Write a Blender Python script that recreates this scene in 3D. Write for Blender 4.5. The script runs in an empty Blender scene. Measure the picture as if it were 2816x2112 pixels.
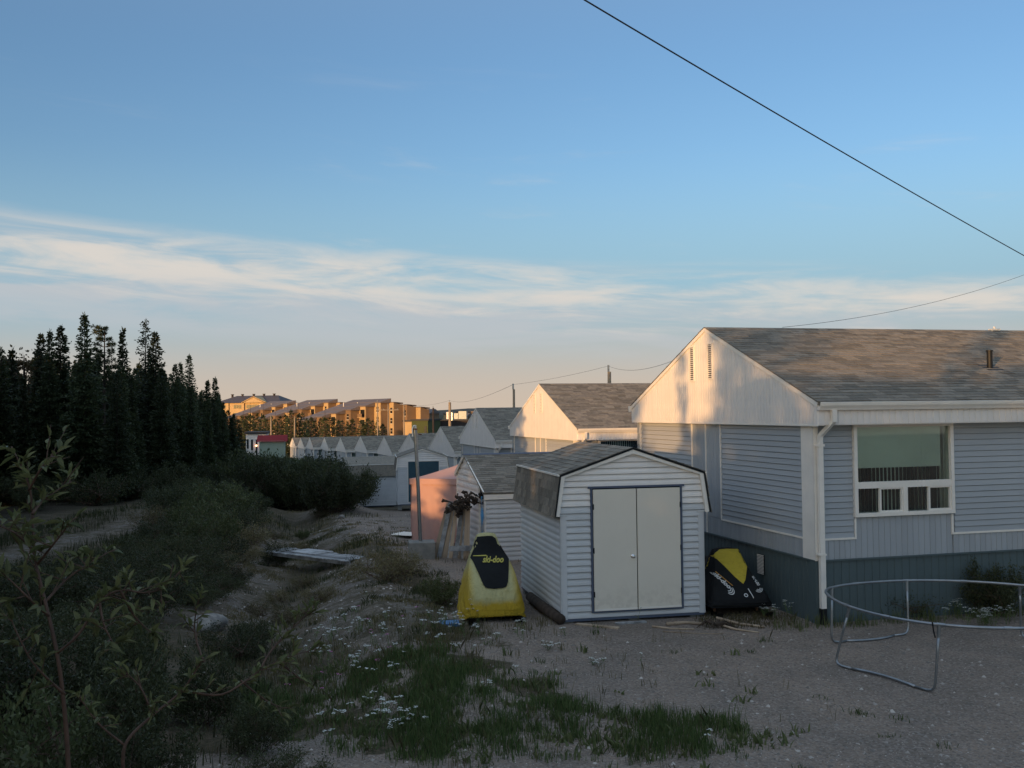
import bpy, bmesh, math, random
import numpy as np
from mathutils import Vector, Matrix
from mathutils.bvhtree import BVHTree
R_ = math.radians
random.seed(7); RNG = np.random.default_rng(7)
S = bpy.context.scene
C = S.collection
# ------------------------------------------------------------------ camera
H = 3.65
cam = bpy.data.cameras.new('camera'); cam.lens = 35; cam.sensor_width = 36; cam.clip_end = 20000; cam.clip_start = 0.05
co = bpy.data.objects.new('camera', cam); C.objects.link(co); S.camera = co
CM = Matrix.Translation((0, 0, H)) @ Matrix.Rotation(math.pi/2+R_(1.56), 4, 'X') @ Matrix.Rotation(-0.012, 4, 'Z')
co.matrix_world = CM
# ------------------------------------------------------------------ sky, sun, exposure
SUN_EL, SUN_AZ = 5.4, -145.0     # azimuth measured clockwise from +Y
sd = Vector((math.sin(R_(SUN_AZ))*math.cos(R_(SUN_EL)), math.cos(R_(SUN_AZ))*math.cos(R_(SUN_EL)), math.sin(R_(SUN_EL))))
W = bpy.data.worlds.new('World'); S.world = W; W.use_nodes = True
nt = W.node_tree; nt.nodes.clear(); N = nt.nodes.new; L = nt.links.new
def mth(nt, op, a, b=None, c=None, clamp=False):
    n = nt.nodes.new('ShaderNodeMath'); n.operation = op; n.use_clamp = clamp
    for i, v in enumerate((a, b, c)):
        if v is None: continue
        if isinstance(v, (int, float)): n.inputs[i].default_value = v
        else: nt.links.new(v, n.inputs[i])
    return n.outputs[0]
def mapr(nt, v, a, b, c=0., d=1., smooth=True):
    n = nt.nodes.new('ShaderNodeMapRange'); n.interpolation_type = 'SMOOTHSTEP' if smooth else 'LINEAR'
    for k, val in (('Value', v), ('From Min', a), ('From Max', b), ('To Min', c), ('To Max', d)):
        if isinstance(val, (int, float)): n.inputs[k].default_value = val
        else: nt.links.new(val, n.inputs[k])
    return n.outputs[0]
def mixc(nt, f, a, b, blend='MIX'):
    n = nt.nodes.new('ShaderNodeMix'); n.data_type = 'RGBA'; n.blend_type = blend
    for k, v in ((0, f), (6, a), (7, b)):
        if isinstance(v, (int, float)): n.inputs[k].default_value = v
        elif isinstance(v, (tuple, list)): n.inputs[k].default_value = tuple(v[:3])+(1,)
        else: nt.links.new(v, n.inputs[k])
    return n.outputs[2]
def noise(nt, vec, scale, detail=4, rough=.55, dist=0., w=None):
    n = nt.nodes.new('ShaderNodeTexNoise'); n.inputs['Scale'].default_value = scale; n.inputs['Detail'].default_value = detail
    n.inputs['Roughness'].default_value = rough; n.inputs['Distortion'].default_value = dist
    if vec is not None: nt.links.new(vec, n.inputs['Vector'])
    return n.outputs['Fac']
SKYGAIN = 1.0
sky = N('ShaderNodeTexSky'); sky.sky_type = 'NISHITA'; sky.sun_disc = False
sky.sun_elevation = R_(SUN_EL); sky.sun_rotation = R_(SUN_AZ); sky.altitude = 300; sky.air_density = 1.0; sky.dust_density = 2.0; sky.ozone_density = 2.2
tc = N('ShaderNodeTexCoord'); sp = N('ShaderNodeSeparateXYZ'); L(tc.outputs['Generated'], sp.inputs[0])
elv = mth(nt, 'MULTIPLY', mth(nt, 'ARCSINE', sp.outputs[2]), 57.2958)
azi = mth(nt, 'MULTIPLY', mth(nt, 'ARCTAN2', sp.outputs[0], sp.outputs[1]), 57.2958)
def combo(x, y, z=0.):
    n = N('ShaderNodeCombineXYZ')
    for i, v in enumerate((x, y, z)):
        if isinstance(v, (int, float)): n.inputs[i].default_value = v
        else: L(v, n.inputs[i])
    return n.outputs[0]
# thin stretched cloud deck low in the sky
tilt = mth(nt, 'ADD', elv, mth(nt, 'MULTIPLY', azi, .06))            # bands dip to the right
v1 = combo(mth(nt, 'MULTIPLY', azi, .055), mth(nt, 'MULTIPLY', tilt, .34), 3.1)
v2 = combo(mth(nt, 'MULTIPLY', azi, .12), mth(nt, 'MULTIPLY', tilt, .85), 7.7)
n1 = noise(nt, v1, 1.0, 6, .58, .9); n2 = noise(nt, v2, 1.0, 6, .6, .6)
nn = mth(nt, 'ADD', mth(nt, 'MULTIPLY', n1, .66), mth(nt, 'MULTIPLY', n2, .34))
up = mapr(nt, mth(nt, 'ADD', tilt, mth(nt, 'MULTIPLY', mth(nt, 'SUBTRACT', n1, .5), 2.5)), 9.3, 7.5); lo = mapr(nt, tilt, 4.1, 5.2)
band = mth(nt, 'MULTIPLY', up, lo)
cov = mth(nt, 'MULTIPLY', band, mapr(nt, mth(nt, 'SUBTRACT', nn, mth(nt, 'MULTIPLY', azi, .0028)), .35, .60))
crest = mth(nt, 'MULTIPLY', mapr(nt, tilt, 5.6, 6.6), mapr(nt, tilt, 9.5, 7.0))
wisp = mth(nt, 'MULTIPLY', mapr(nt, nn, .54, .8), mth(nt, 'MULTIPLY', mapr(nt, elv, 22., 12.), mapr(nt, elv, .8, 3.)))
veil = mth(nt, 'MULTIPLY', mth(nt, 'MULTIPLY', mapr(nt, tilt, 2.6, 3.9), mapr(nt, tilt, 7.2, 5.0)), mapr(nt, mth(nt, 'SUBTRACT', n1, mth(nt, 'MULTIPLY', azi, .003)), .38, .58))
lit = mapr(nt, mth(nt, 'ADD', n2, mth(nt, 'MULTIPLY', crest, .22)), .44, .74)
CLG, CLW = (.50, .555, .60), (.84, .74, .645)
NG = (1.0, 1.0, 1.0)
bg0 = mixc(nt, 1.0, sky.outputs[0], (.83, .90, 1.00), 'MULTIPLY')
bg0 = mixc(nt, mapr(nt, elv, 18., 42., 0., .9), bg0, (1.50, 1.92, 2.45))      # the high sky goes on as pale as at the top of the frame
# photograph's low, warm, milky horizon air
away = mapr(nt, mth(nt, 'COSINE', mth(nt, 'MULTIPLY', mth(nt, 'SUBTRACT', azi, SUN_AZ), .0174533)), .75, -.25)      # sunward the clear-sky glow stays as it is
hor = mth(nt, 'MULTIPLY', mapr(nt, elv, 7.2, 0), away)
midb = mth(nt, 'MULTIPLY', mapr(nt, elv, 15.0, 5.0), away)
SC = 3.5
def scl(c, k): return tuple(x*k for x in c)
bgm = mixc(nt, mth(nt, 'MULTIPLY', midb, .85), bg0, (1.16, 1.80, 2.22))
bg1 = mixc(nt, mth(nt, 'MULTIPLY', hor, .92), bgm, (2.36, 1.88, 1.46))
bg2 = mixc(nt, mth(nt, 'MULTIPLY', away, 1.0), bg1, mixc(nt, mth(nt, 'MULTIPLY', mth(nt, 'MAXIMUM', cov, mth(nt, 'MULTIPLY', wisp, .35)), .80), bg1, mixc(nt, lit, scl(CLG, SC), scl(CLW, SC))))
bg3 = mixc(nt, mth(nt, 'MULTIPLY', veil, mth(nt, 'MULTIPLY', away, .55)), bg2, scl((.56, .575, .60), SC))
bgn = N('ShaderNodeBackground'); bgn.inputs[1].default_value = .15
L(bg3, bgn.inputs[0]); wo = N('ShaderNodeOutputWorld'); L(bgn.outputs[0], wo.inputs[0])
sl = bpy.data.lights.new('sun', 'SUN'); sl.energy = 2.45; sl.angle = R_(.6); sl.color = (1.0, .56, .22)
so = bpy.data.objects.new('sun', sl); C.objects.link(so)
so.rotation_euler = sd.to_track_quat('Z', 'Y').to_euler()
S.view_settings.view_transform = 'Standard'; S.view_settings.look = 'None'; S.view_settings.gamma = 1; S.view_settings.exposure = 0.85
S.view_settings.use_curve_mapping = False
S.render.engine = 'CYCLES'
S.cycles.max_bounces = 5; S.cycles.diffuse_bounces = 3; S.cycles.transparent_max_bounces = 8

# ------------------------------------------------------------------ helpers
MATS = {}
def mat(name, col, rough=.7, var=.12, vscale=3., bump=0., bscale=40., metal=0., rnd=0., col2=None, stretch=(1, 1, 1), spec=.3, trans=0., island=False, gen=False):
    if name in MATS: return MATS[name]
    m = bpy.data.materials.new(name); m.use_nodes = True; t = m.node_tree
    b = t.nodes['Principled BSDF']; b.inputs['Roughness'].default_value = rough; b.inputs['Metallic'].default_value = metal
    b.inputs['Specular IOR Level'].default_value = spec
    tcn = t.nodes.new('ShaderNodeTexCoord'); mp = t.nodes.new('ShaderNodeMapping'); mp.inputs['Scale'].default_value = stretch
    t.links.new(tcn.outputs['Object'], mp.inputs[0]); v = mp.outputs[0]
    base = tuple(col)+(1,)
    col2 = col2 or tuple(c*.55 for c in col)
    f = noise(t, v, vscale, 5, .6)
    out = mixc(t, mth(t, 'MULTIPLY', mapr(t, f, .35, .7), var*2, clamp=True), base, col2)
    if rnd:
        oi = t.nodes.new('ShaderNodeObjectInfo'); r = oi.outputs['Random']
        if island:
            g = t.nodes.new('ShaderNodeNewGeometry'); r = mth(t, 'FRACT', mth(t, 'ADD', r, g.outputs['Random Per Island']))
        hs = t.nodes.new('ShaderNodeHueSaturation'); t.links.new(mapr(t, r, 0., 1., 1-rnd, 1+rnd, False), hs.inputs['Value']); t.links.new(out, hs.inputs['Color']); out = hs.outputs[0]
    t.links.new(out, b.inputs['Base Color'])
    if bump:
        bn = t.nodes.new('ShaderNodeBump'); bn.inputs['Strength'].default_value = bump; bn.inputs['Distance'].default_value = .02
        t.links.new(noise(t, v, bscale, 4, .6), bn.inputs['Height']); t.links.new(bn.outputs[0], b.inputs['Normal'])
    if trans: 
        b.inputs['Transmission Weight'].default_value = trans
    MATS[name] = m; return m
M_SID = mat('blue_grey_siding', (.385, .405, .425), .5, .10, 2.0, .05, 60, rnd=.06, col2=(.32, .34, .355), island=True)
M_WHT = mat('white_vinyl', (.86, .80, .745), .45, .10, 2.5, .03, 50, rnd=.03, col2=(.55, .53, .50), island=True)
M_TRIM = mat('white_trim', (.87, .81, .73), .4, .10, 4, col2=(.55, .52, .47))
M_SKT = mat('dark_skirting', (.090, .122, .128), .55, .2, 2.0, .05, 50, rnd=.05, island=True, col2=(.06, .078, .078))
M_SHED = mat('shed_siding', (.60, .60, .60), .45, .10, 2.5, .04, 50, rnd=.04, col2=(.35, .36, .365), island=True)
M_SHIN = mat('asphalt_shingle', (.255, .220, .175), .95, .45, 9., .5, 160, rnd=.30, col2=(.170, .155, .132), island=True)
M_DOOR = mat('beige_door_paint', (.78, .71, .60), .5, .12, 1.6, .04, 200, col2=(.70, .63, .52))
def door_dirt(m):          # splashed dirt and rust runs, worn into the paint
    t = m.node_tree; b = t.nodes['Principled BSDF']; src = b.inputs['Base Color'].links[0].from_socket
    c = t.nodes.new('ShaderNodeTexCoord'); sx = t.nodes.new('ShaderNodeSeparateXYZ'); t.links.new(c.outputs['Object'], sx.inputs[0])
    mp = t.nodes.new('ShaderNodeMapping'); mp.inputs['Scale'].default_value = (9, 9, 1.2); t.links.new(c.outputs['Object'], mp.inputs[0])
    n1_ = noise(t, c.outputs['Object'], 7, 6, .7); n2_ = noise(t, mp.outputs[0], 1.6, 5, .65)
    f = mth(t, 'MULTIPLY', mapr(t, sx.outputs[2], .75, .12), mapr(t, n1_, .42, .62))
    f = mth(t, 'MAXIMUM', mth(t, 'MULTIPLY', f, .18), mth(t, 'MULTIPLY', mapr(t, n2_, .60, .85), .12))
    t.links.new(mixc(t, f, src, (.26, .20, .14)), b.inputs['Base Color'])
door_dirt(M_DOOR)
M_DARKT = mat('blue_flashing', (.09, .11, .16), .5, .1)
M_BLK = mat('black_plastic', (.012, .013, .014), .55, .1)
M_GALV = mat('galvanised_steel', (.34, .36, .38), .36, .25, 5., .05, 60, metal=.85, col2=(.20, .21, .22))
M_CHROME = mat('chrome', (.8, .8, .8), .15, .05, metal=1.)
M_WOOD = mat('weathered_wood', (.46, .35, .25), .85, .5, 3., .3, 60, rnd=.3, stretch=(1, 1, .15), col2=(.26, .19, .13), island=True)
M_WOODG = mat('grey_wood', (.42, .42, .42), .85, .5, 4., .3, 60, rnd=.2, col2=(.17, .17, .17), island=True)
M_POLE = mat('pole_wood', (.34, .27, .20), .85, .4, 2., .2, 40, stretch=(1, 1, .1))
M_BARK = mat('bark', (.075, .055, .042), .95, .5, 6., .5, 30, stretch=(1, 1, .3))
M_STEM = mat('willow_stem', (.11, .060, .040), .6, .4, 20.)
M_CONC = mat('concrete', (.27, .26, .235), .9, .4, 4., .3, 60, col2=(.17, .165, .15))
M_ROCK = mat('granite', (.33, .30, .265), .9, .5, 5., .5, 18, rnd=.25, col2=(.15, .14, .13), island=True)
M_TENT = mat('pink_canvas', (.52, .32, .28), .8, .18, 1.3, .25, 5, col2=(.47, .25, .215))
M_YEL = None
M_GLASS = None
def leafmat(name, c1, c2, rnd=.35, rough=.5):
    m = bpy.data.materials.new(name); m.use_nodes = True; t = m.node_tree
    b = t.nodes['Principled BSDF']; b.inputs['Roughness'].default_value = rough; b.inputs['Specular IOR Level'].default_value = .25
    g = t.nodes.new('ShaderNodeNewGeometry'); oi = t.nodes.new('ShaderNodeObjectInfo')
    r = mth(t, 'FRACT', mth(t, 'ADD', g.outputs['Random Per Island'], oi.outputs['Random']))
    cc = mixc(t, r, c1, c2)
    hs = t.nodes.new('ShaderNodeHueSaturation'); t.links.new(mapr(t, oi.outputs['Random'], 0, 1, 1-rnd, 1+rnd, False), hs.inputs['Value']); t.links.new(cc, hs.inputs['Color'])
    t.links.new(hs.outputs[0], b.inputs['Base Color'])
    tr = t.nodes.new('ShaderNodeBsdfTranslucent'); t.links.new(hs.outputs[0], tr.inputs[0])
    mx = t.nodes.new('ShaderNodeMixShader'); mx.inputs[0].default_value = .3
    t.links.new(b.outputs[0], mx.inputs[1]); t.links.new(tr.outputs[0], mx.inputs[2])
    t.links.new(mx.outputs[0], t.nodes['Material Output'].inputs[0])
    return m
M_NEED = leafmat('spruce_needles', (.030, .045, .022), (.070, .080, .034))
M_NEEDF = leafmat('far_spruce_needles', (.05, .065, .028), (.09, .095, .04))
M_DEAD = leafmat('brown_foliage', (.09, .065, .03), (.13, .09, .04))
M_LEAF = leafmat('willow_leaves', (.075, .105, .042), (.15, .185, .085))
M_BUSH = leafmat('bush_leaves', (.036, .044, .021), (.078, .084, .037))
M_BUSHL = leafmat('light_bush_leaves', (.075, .095, .036), (.15, .165, .070))
M_GRASS = leafmat('grass_blades', (.050, .085, .026), (.13, .17, .06))
M_DRY = leafmat('dry_weeds', (.10, .09, .042), (.22, .18, .09))
M_FLOW = leafmat('white_petals', (.62, .62, .56), (.80, .80, .75), .05)
M_PINK = leafmat('pink_petals', (.42, .09, .26), (.55, .16, .36), .05)

def linkm(name, me, m, parent=None, mtx=None, kind=None, smooth=False):
    o = bpy.data.objects.new(name, me); C.objects.link(o)
    if m is not None and len(me.materials) == 0: me.materials.append(m)
    if parent is not None: o.parent = parent
    if mtx is not None: o.matrix_local = mtx
    if kind: o['kind'] = kind
    if smooth: me.polygons.foreach_set('use_smooth', [True]*len(me.polygons))
    return o
def tag(o, label=None, cat=None, group=None, kind=None):
    if label: o['label'] = label
    if cat: o['category'] = cat
    if group: o['group'] = group
    if kind: o['kind'] = kind
    return o
def empty(name, loc, rz=0, label=None, cat=None, group=None):
    o = bpy.data.objects.new(name, None); C.objects.link(o); o.location = loc; o.rotation_euler = (0, 0, rz)
    return tag(o, label, cat, group)
def mesh(name, v, f):
    me = bpy.data.meshes.new(name)
    me.from_pydata([tuple(p) for p in v], [], [tuple(int(i) for i in q) for q in f]); me.update(); return me
def npmesh(name, v, f):                       # fast: v (n,3), f (m,k)
    me = bpy.data.meshes.new(name); v = np.asarray(v, np.float32); f = np.asarray(f, np.int32); k = f.shape[1]
    me.vertices.add(len(v)); me.vertices.foreach_set('co', v.ravel())
    me.loops.add(f.size); me.loops.foreach_set('vertex_index', f.ravel())
    me.polygons.add(len(f)); me.polygons.foreach_set('loop_start', np.arange(0, f.size, k, dtype=np.int32))
    me.update(calc_edges=True); return me
class MB:
    def __init__(s): s.v = []; s.f = []
    def add(s, v, f, M=None):
        n = len(s.v)
        s.v += [tuple(M @ Vector(p)) for p in v] if M is not None else [tuple(p) for p in v]
        s.f += [tuple(i+n for i in q) for q in f]; return s
    def box(s, x0, x1, y0, y1, z0, z1, M=None):
        return s.add([(x0, y0, z0), (x1, y0, z0), (x1, y1, z0), (x0, y1, z0), (x0, y0, z1), (x1, y0, z1), (x1, y1, z1), (x0, y1, z1)],
              [(0, 3, 2, 1), (4, 5, 6, 7), (0, 1, 5, 4), (1, 2, 6, 5), (2, 3, 7, 6), (3, 0, 4, 7)], M)
    def bar(s, p, q, w, h=None, M=None):       # square bar between two points
        p, q = Vector(p), Vector(q); d = q-p; l = d.length; h = h or w
        T = Matrix.Translation(p) @ d.to_track_quat('Z', 'Y').to_matrix().to_4x4()
        return s.box(-w/2, w/2, -h/2, h/2, 0, l, (M @ T) if M is not None else T)
    def tube(s, pts, r, n=8, cap=True):
        pts = [Vector(p) for p in pts]; rr = r if isinstance(r, (list, tuple)) else [r]*len(pts); b = len(s.v)
        up = Vector((0, 0, 1)); prev = None
        for i, p in enumerate(pts):
            d = (pts[min(i+1, len(pts)-1)]-pts[max(i-1, 0)]).normalized()
            a = prev if prev is not None else (up if abs(d.z) < .9 else Vector((1, 0, 0)))
            x = (a-d*a.dot(d)).normalized(); prev = x; y = d.cross(x)
            for k in range(n):
                t = 2*math.pi*k/n; s.v.append(tuple(p+(x*math.cos(t)+y*math.sin(t))*rr[i]))
        for i in range(len(pts)-1):
            for k in range(n):
                k2 = (k+1) % n; s.f.append((b+i*n+k, b+i*n+k2, b+(i+1)*n+k2, b+(i+1)*n+k))
        if cap: s.f.append(tuple(b+k for k in range(n-1, -1, -1))); s.f.append(tuple(b+(len(pts)-1)*n+k for k in range(n)))
        return s
    def prism(s, poly, y0, y1, M=None):        # poly in (x,z) extruded along y
        n = len(poly)
        v = [(x, y0, z) for x, z in poly]+[(x, y1, z) for x, z in poly]
        f = [tuple(range(n)), tuple(range(2*n-1, n-1, -1))]+[(i, n+i, n+(i+1) % n, (i+1) % n) for i in range(n)]
        return s.add(v, f, M)
    def build(s, name, m, parent=None, mtx=None, kind=None, smooth=False):
        return linkm(name, mesh(name, s.v, s.f), m, parent, mtx, kind, smooth)
def fixn(o):
    bm = bmesh.new(); bm.from_mesh(o.data); bmesh.ops.recalc_face_normals(bm, faces=bm.faces); bm.to_mesh(o.data); bm.free(); return o
class Sink:            # repeated pieces: the first ones (or chosen ones) are objects sharing mesh data, the rest is one mesh
    def __init__(s, name, m, parent, limit=300): s.n, s.m, s.p, s.lim, s.c, s.cache, s.mb = name, m, parent, limit, 0, {}, MB()
    def add(s, v, f, M, key=None, single=True):
        if single and s.c < s.lim:
            me = s.cache.get(key) if key is not None else None
            if me is None:
                me = mesh(s.n, v, f); me.materials.append(s.m)
                if key is not None: s.cache[key] = me
            linkm(s.n, me, None, s.p, M); s.c += 1
        else: s.mb.add(v, f, M)
    def done(s, kind='stuff'):
        if s.mb.v: return s.mb.build(s.n, s.m, s.p, kind=kind)

# ------------------------------------------------------------------ terrain
BY = [-60, 27, 37.3, 53.3, 71, 89, 113, 146, 200, 400, 20000]; BZ = [0, 0, -.7, -1.5, -2.75, -3.6, -4.4, -5.3, -6.3, -8, -8]
LY = [-60, 36, 50, 70, 100, 150, 200, 400, 20000]; LZ = [0, 0, -.35, -1.0, -2.3, -5.0, -6.3, -8, -8]
DT = np.array([(-2.6, 8), (-3.2, 12), (-4.3, 17), (-5.2, 23), (-6.1, 28), (-7.9, 36), (-10, 46), (-12.5, 58)], float)
def sstep(a, b, x): t = np.clip((x-a)/(b-a), 0, 1); return t*t*(3-2*t)
_ph = RNG.uniform(0, 6.28, (40, 3)); 
def wob(x, y, fr, amp, k0=0):
    z = np.zeros_like(x)
    for k in range(6):
        a = _ph[k+k0, 0]; f = fr*(1+.45*k); z = z+np.sin((x*math.cos(a)+y*math.sin(a))*f+_ph[k+k0, 1])*amp/(1+.5*k)
    return z/2.2
def ditch_d(x, y): return x-np.interp(y, DT[:, 1], DT[:, 0])
def gz(x, y):
    x = np.asarray(x, float); y = np.asarray(y, float)
    xr = 4.1-.27*(y-21)
    t = sstep(-13, -7, x-xr)
    z = np.interp(y, LY, LZ)*(1-t)+np.interp(y, BY, BZ)*t
    d = ditch_d(x, y)+wob(x, y, .8, .35); fade = sstep(9, 17, y)*(1-sstep(44, 56, y))
    z = z-.42*np.exp(-(d/1.25)**2)*fade+.28*np.exp(-((d+2.6)/1.1)**2)*fade+.12*np.exp(-((d-2.3)/.9)**2)*fade
    rough = sstep(.5, -2.5, x-1.0+.28*(y-17))        # left of the yard the ground is uneven
    z = z+wob(x, y, 1.1, .07, 6)*rough*(y < 200)+wob(x, y, 3.3, .028, 12)*rough*(y < 90)+wob(x, y, .5, .03, 18)*(y < 200)
    mound = np.exp(-(((x+9.0)/1.3)**2+((y-51)/2.2)**2)); z = z+mound*.75
    z = z-.07
    return z
def g1(x, y): return float(gz(np.array([x]), np.array([y]))[0])
Rm = CM.to_3x3()
def ray(px, py): return Rm @ Vector(((px-1106)/2150.6, -(py-829.5)/2150.6, -1))
def T(px, py, lift=0.):             # where the sight line through a photo point (2212 px wide) meets the ground
    d = ray(px, py); o = Vector((0, 0, H)); t = 4.
    while t < 3000:
        p = o+d*t
        if p.z < g1(p.x, p.y)+lift: return p
        t *= 1.004
    return p
def PD(px, py, Y):                  # point of that sight line at ground distance Y
    d = ray(px, py); return Vector((0, 0, H))+d*(Y/d.y)
def axis(parts):
    out = []
    for a, b, st in parts: out += list(np.arange(a, b, st))
    return np.array(out)
gx = axis([(-9000, -2000, 700), (-2000, -400, 160), (-400, -80, 20), (-80, -30, 2.5), (-30, -12, .45), (-12, 9, .14), (9, 30, 1), (30, 100, 7), (100, 500, 40), (500, 9001, 850)])
gy = axis([(-60, 0, 4), (0, 8, .5), (8, 24, .14), (24, 48, .25), (48, 90, .7), (90, 200, 4), (200, 500, 15), (500, 2000, 150), (2000, 12000, 1000)])
XX, YY = np.meshgrid(gx, gy); ZZ = gz(XX, YY)
nx, ny = len(gx), len(gy); idx = np.arange(nx*ny).reshape(ny, nx)
F = np.stack([idx[:-1, :-1], idx[:-1, 1:], idx[1:, 1:], idx[1:, :-1]], -1).reshape(-1, 4)
ter = npmesh('ground', np.stack([XX, YY, ZZ], -1).reshape(-1, 3), F)
def ell(x, y, L):
    m = np.zeros_like(x)
    for (cx, cy, rx, ry, a) in L:
        c, s = math.cos(a), math.sin(a); u = (x-cx)*c+(y-cy)*s; v = -(x-cx)*s+(y-cy)*c
        m = np.maximum(m, 1-sstep(.55, 1.25, np.sqrt((u/rx)**2+(v/ry)**2)))
    return m
PATH = np.array([(-13.6, 18), (-13.6, 26), (-12.9, 33), (-13.5, 38), (-16, 48), (-18.5, 58), (-20.5, 68), (-21, 80)], float)
def masks(x, y):
    w = wob(x, y, 2.1, .5, 20)+wob(x, y, 6., .22, 26)
    yard = sstep(-.9, .5, x-(-.4-.27*(y-17))+w*.7)*(y > 6)*(1-sstep(45, 60, y)) ; yard = np.maximum(yard, (1-sstep(10.2, 11.2, y+w*.4+.12*x))*sstep(-6, -3, x))
    yard = np.maximum(yard, sstep(-3.4, -2.4, x+w*.5)*(1-sstep(13.5, 18.5, y+w*1.5))*(.62+.38*np.sign(w+.15)))
    p1, p2, p3, p4, p5 = T(600, 1190), T(500, 1320), T(720, 1150), T(840, 1130), T(790, 1300)
    sand = ell(x, y, [(p1.x-.8, p1.y+2, 1.0, 5.5, .12), (p2.x, p2.y, 1.5, 2.6, .1), (p3.x, p3.y, 1.2, 5, .1), (p4.x, p4.y, 2.2, 3.5, 0), (p5.x, p5.y, 1.2, 4.2, .2), (-9.0, 51, 2.2, 3, 0), (-4.5, 36, 3., 6, .2), (-6.9, 24.5, 1.3, 5.0, .12), (-3.7, 22, 1.0, 5, .15)])
    pd = np.abs(x-np.interp(y, PATH[:, 1], PATH[:, 0])-.25*w); path = (1-sstep(.55, 1.2, pd))*sstep(16, 19, y)*(1-sstep(76, 84, y))
    sand = np.maximum(sand*sstep(-1.0, -.1, w+.4), path)
    return yard, sand, w
yard, sand, _w = masks(XX, YY)
ca = ter.color_attributes.new('masks', 'FLOAT_COLOR', 'POINT')
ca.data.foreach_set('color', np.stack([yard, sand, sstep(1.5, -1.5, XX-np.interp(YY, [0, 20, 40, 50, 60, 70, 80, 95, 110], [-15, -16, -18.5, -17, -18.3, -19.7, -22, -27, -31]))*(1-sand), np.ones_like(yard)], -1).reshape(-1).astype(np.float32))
mg = bpy.data.materials.new('ground_soil'); mg.use_nodes = True; t = mg.node_tree; b = t.nodes['Principled BSDF']
b.inputs['Roughness'].default_value = .95; b.inputs['Specular IOR Level'].default_value = .15
at = t.nodes.new('ShaderNodeAttribute'); at.attribute_name = 'masks'; sx = t.nodes.new('ShaderNodeSeparateColor'); t.links.new(at.outputs['Color'], sx.inputs[0])
tcn = t.nodes.new('ShaderNodeTexCoord'); P_ = tcn.outputs['Object']
na = noise(t, P_, 1.3, 6, .62); nb = noise(t, P_, 14, 5, .7); nc = noise(t, P_, 55, 3, .7)
vo = t.nodes.new('ShaderNodeTexVoronoi'); vo.inputs['Scale'].default_value = 38; t.links.new(P_, vo.inputs['Vector'])
vcol = t.nodes.new('ShaderNodeSeparateColor'); t.links.new(vo.outputs['Color'], vcol.inputs[0])
grav = mixc(t, mapr(t, na, .3, .7), (.34, .255, .195), (.24, .185, .145))
grav = mixc(t, mapr(t, noise(t, P_, .35, 4, .6, 1.), .40, .62, 0., .45), grav, (.16, .135, .115))
grav = mixc(t, mth(t, 'MULTIPLY', vcol.outputs[0], .8), grav, mixc(t, vcol.outputs[1], (.10, .09, .08), (.40, .34, .295)))
veg = mixc(t, mapr(t, nb, .35, .65), (.055, .052, .030), (.12, .092, .060))
veg = mixc(t, mapr(t, na, .45, .75), veg, (.16, .12, .088))
snd = mixc(t, mapr(t, nb, .3, .7), (.32, .265, .215), (.21, .170, .138))
snd = mixc(t, mapr(t, na, .42, .62), snd, (.28, .255, .235))
nd = noise(t, P_, 3.6, 5, .68, .4)
fs = mth(t, 'MULTIPLY', sx.outputs[1], mth(t, 'MULTIPLY', mapr(t, mth(t, 'ADD', nb, mth(t, 'MULTIPLY', nc, .4)), .52, .78, 1., .3), mapr(t, nd, .43, .60, 1., .12)))
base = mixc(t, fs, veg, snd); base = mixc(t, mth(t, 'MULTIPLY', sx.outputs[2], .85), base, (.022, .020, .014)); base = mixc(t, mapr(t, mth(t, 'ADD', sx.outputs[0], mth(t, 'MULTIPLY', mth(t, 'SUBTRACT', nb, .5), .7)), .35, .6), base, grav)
# far away the ground is forest
cdist = t.nodes.new('ShaderNodeSeparateXYZ'); t.links.new(P_, cdist.inputs[0])
base = mixc(t, mapr(t, cdist.outputs[1], 120, 260), base, (.030, .040, .026))
t.links.new(base, b.inputs['Base Color'])
bn = t.nodes.new('ShaderNodeBump'); bn.inputs['Strength'].default_value = .9; bn.inputs['Distance'].default_value = .03
hh = mth(t, 'ADD', mth(t, 'MULTIPLY', vo.outputs['Distance'], .6), mth(t, 'ADD', nb, mth(t, 'MULTIPLY', nc, .5)))
t.links.new(hh, bn.inputs['Height']); t.links.new(bn.outputs[0], b.inputs['Normal'])
ter.polygons.foreach_set('use_smooth', [True]*len(ter.polygons))
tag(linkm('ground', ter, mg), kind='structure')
# distant wooded ridge
hv, hf = [], []; K = 120
for i in range(K):
    a = R_(-60+120*i/(K-1)); d = 5200
    hz = 20+9*math.sin(i*.21)+4*math.sin(i*.67+1)+1.5*math.sin(i*1.9)+random.uniform(-.8, .8)
    for dd, z in ((3600, -8), (4300, -2+hz*.3), (d, hz), (d+1600, -9)): hv.append((math.sin(a)*dd, math.cos(a)*dd, z-1.5*(dd > 6000)))
for i in range(K-1):
    for k in range(3): hf.append((i*4+k, i*4+k+1, i*4+k+5, i*4+k+4))
M_HILL = mat('distant_forest', (.035, .050, .048), .95, .4, .004)  # bluish green: the haze of distance is mixed into the colour
tag(linkm('hills', mesh('hills', hv, hf), M_HILL, smooth=True), kind='structure')
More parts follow.
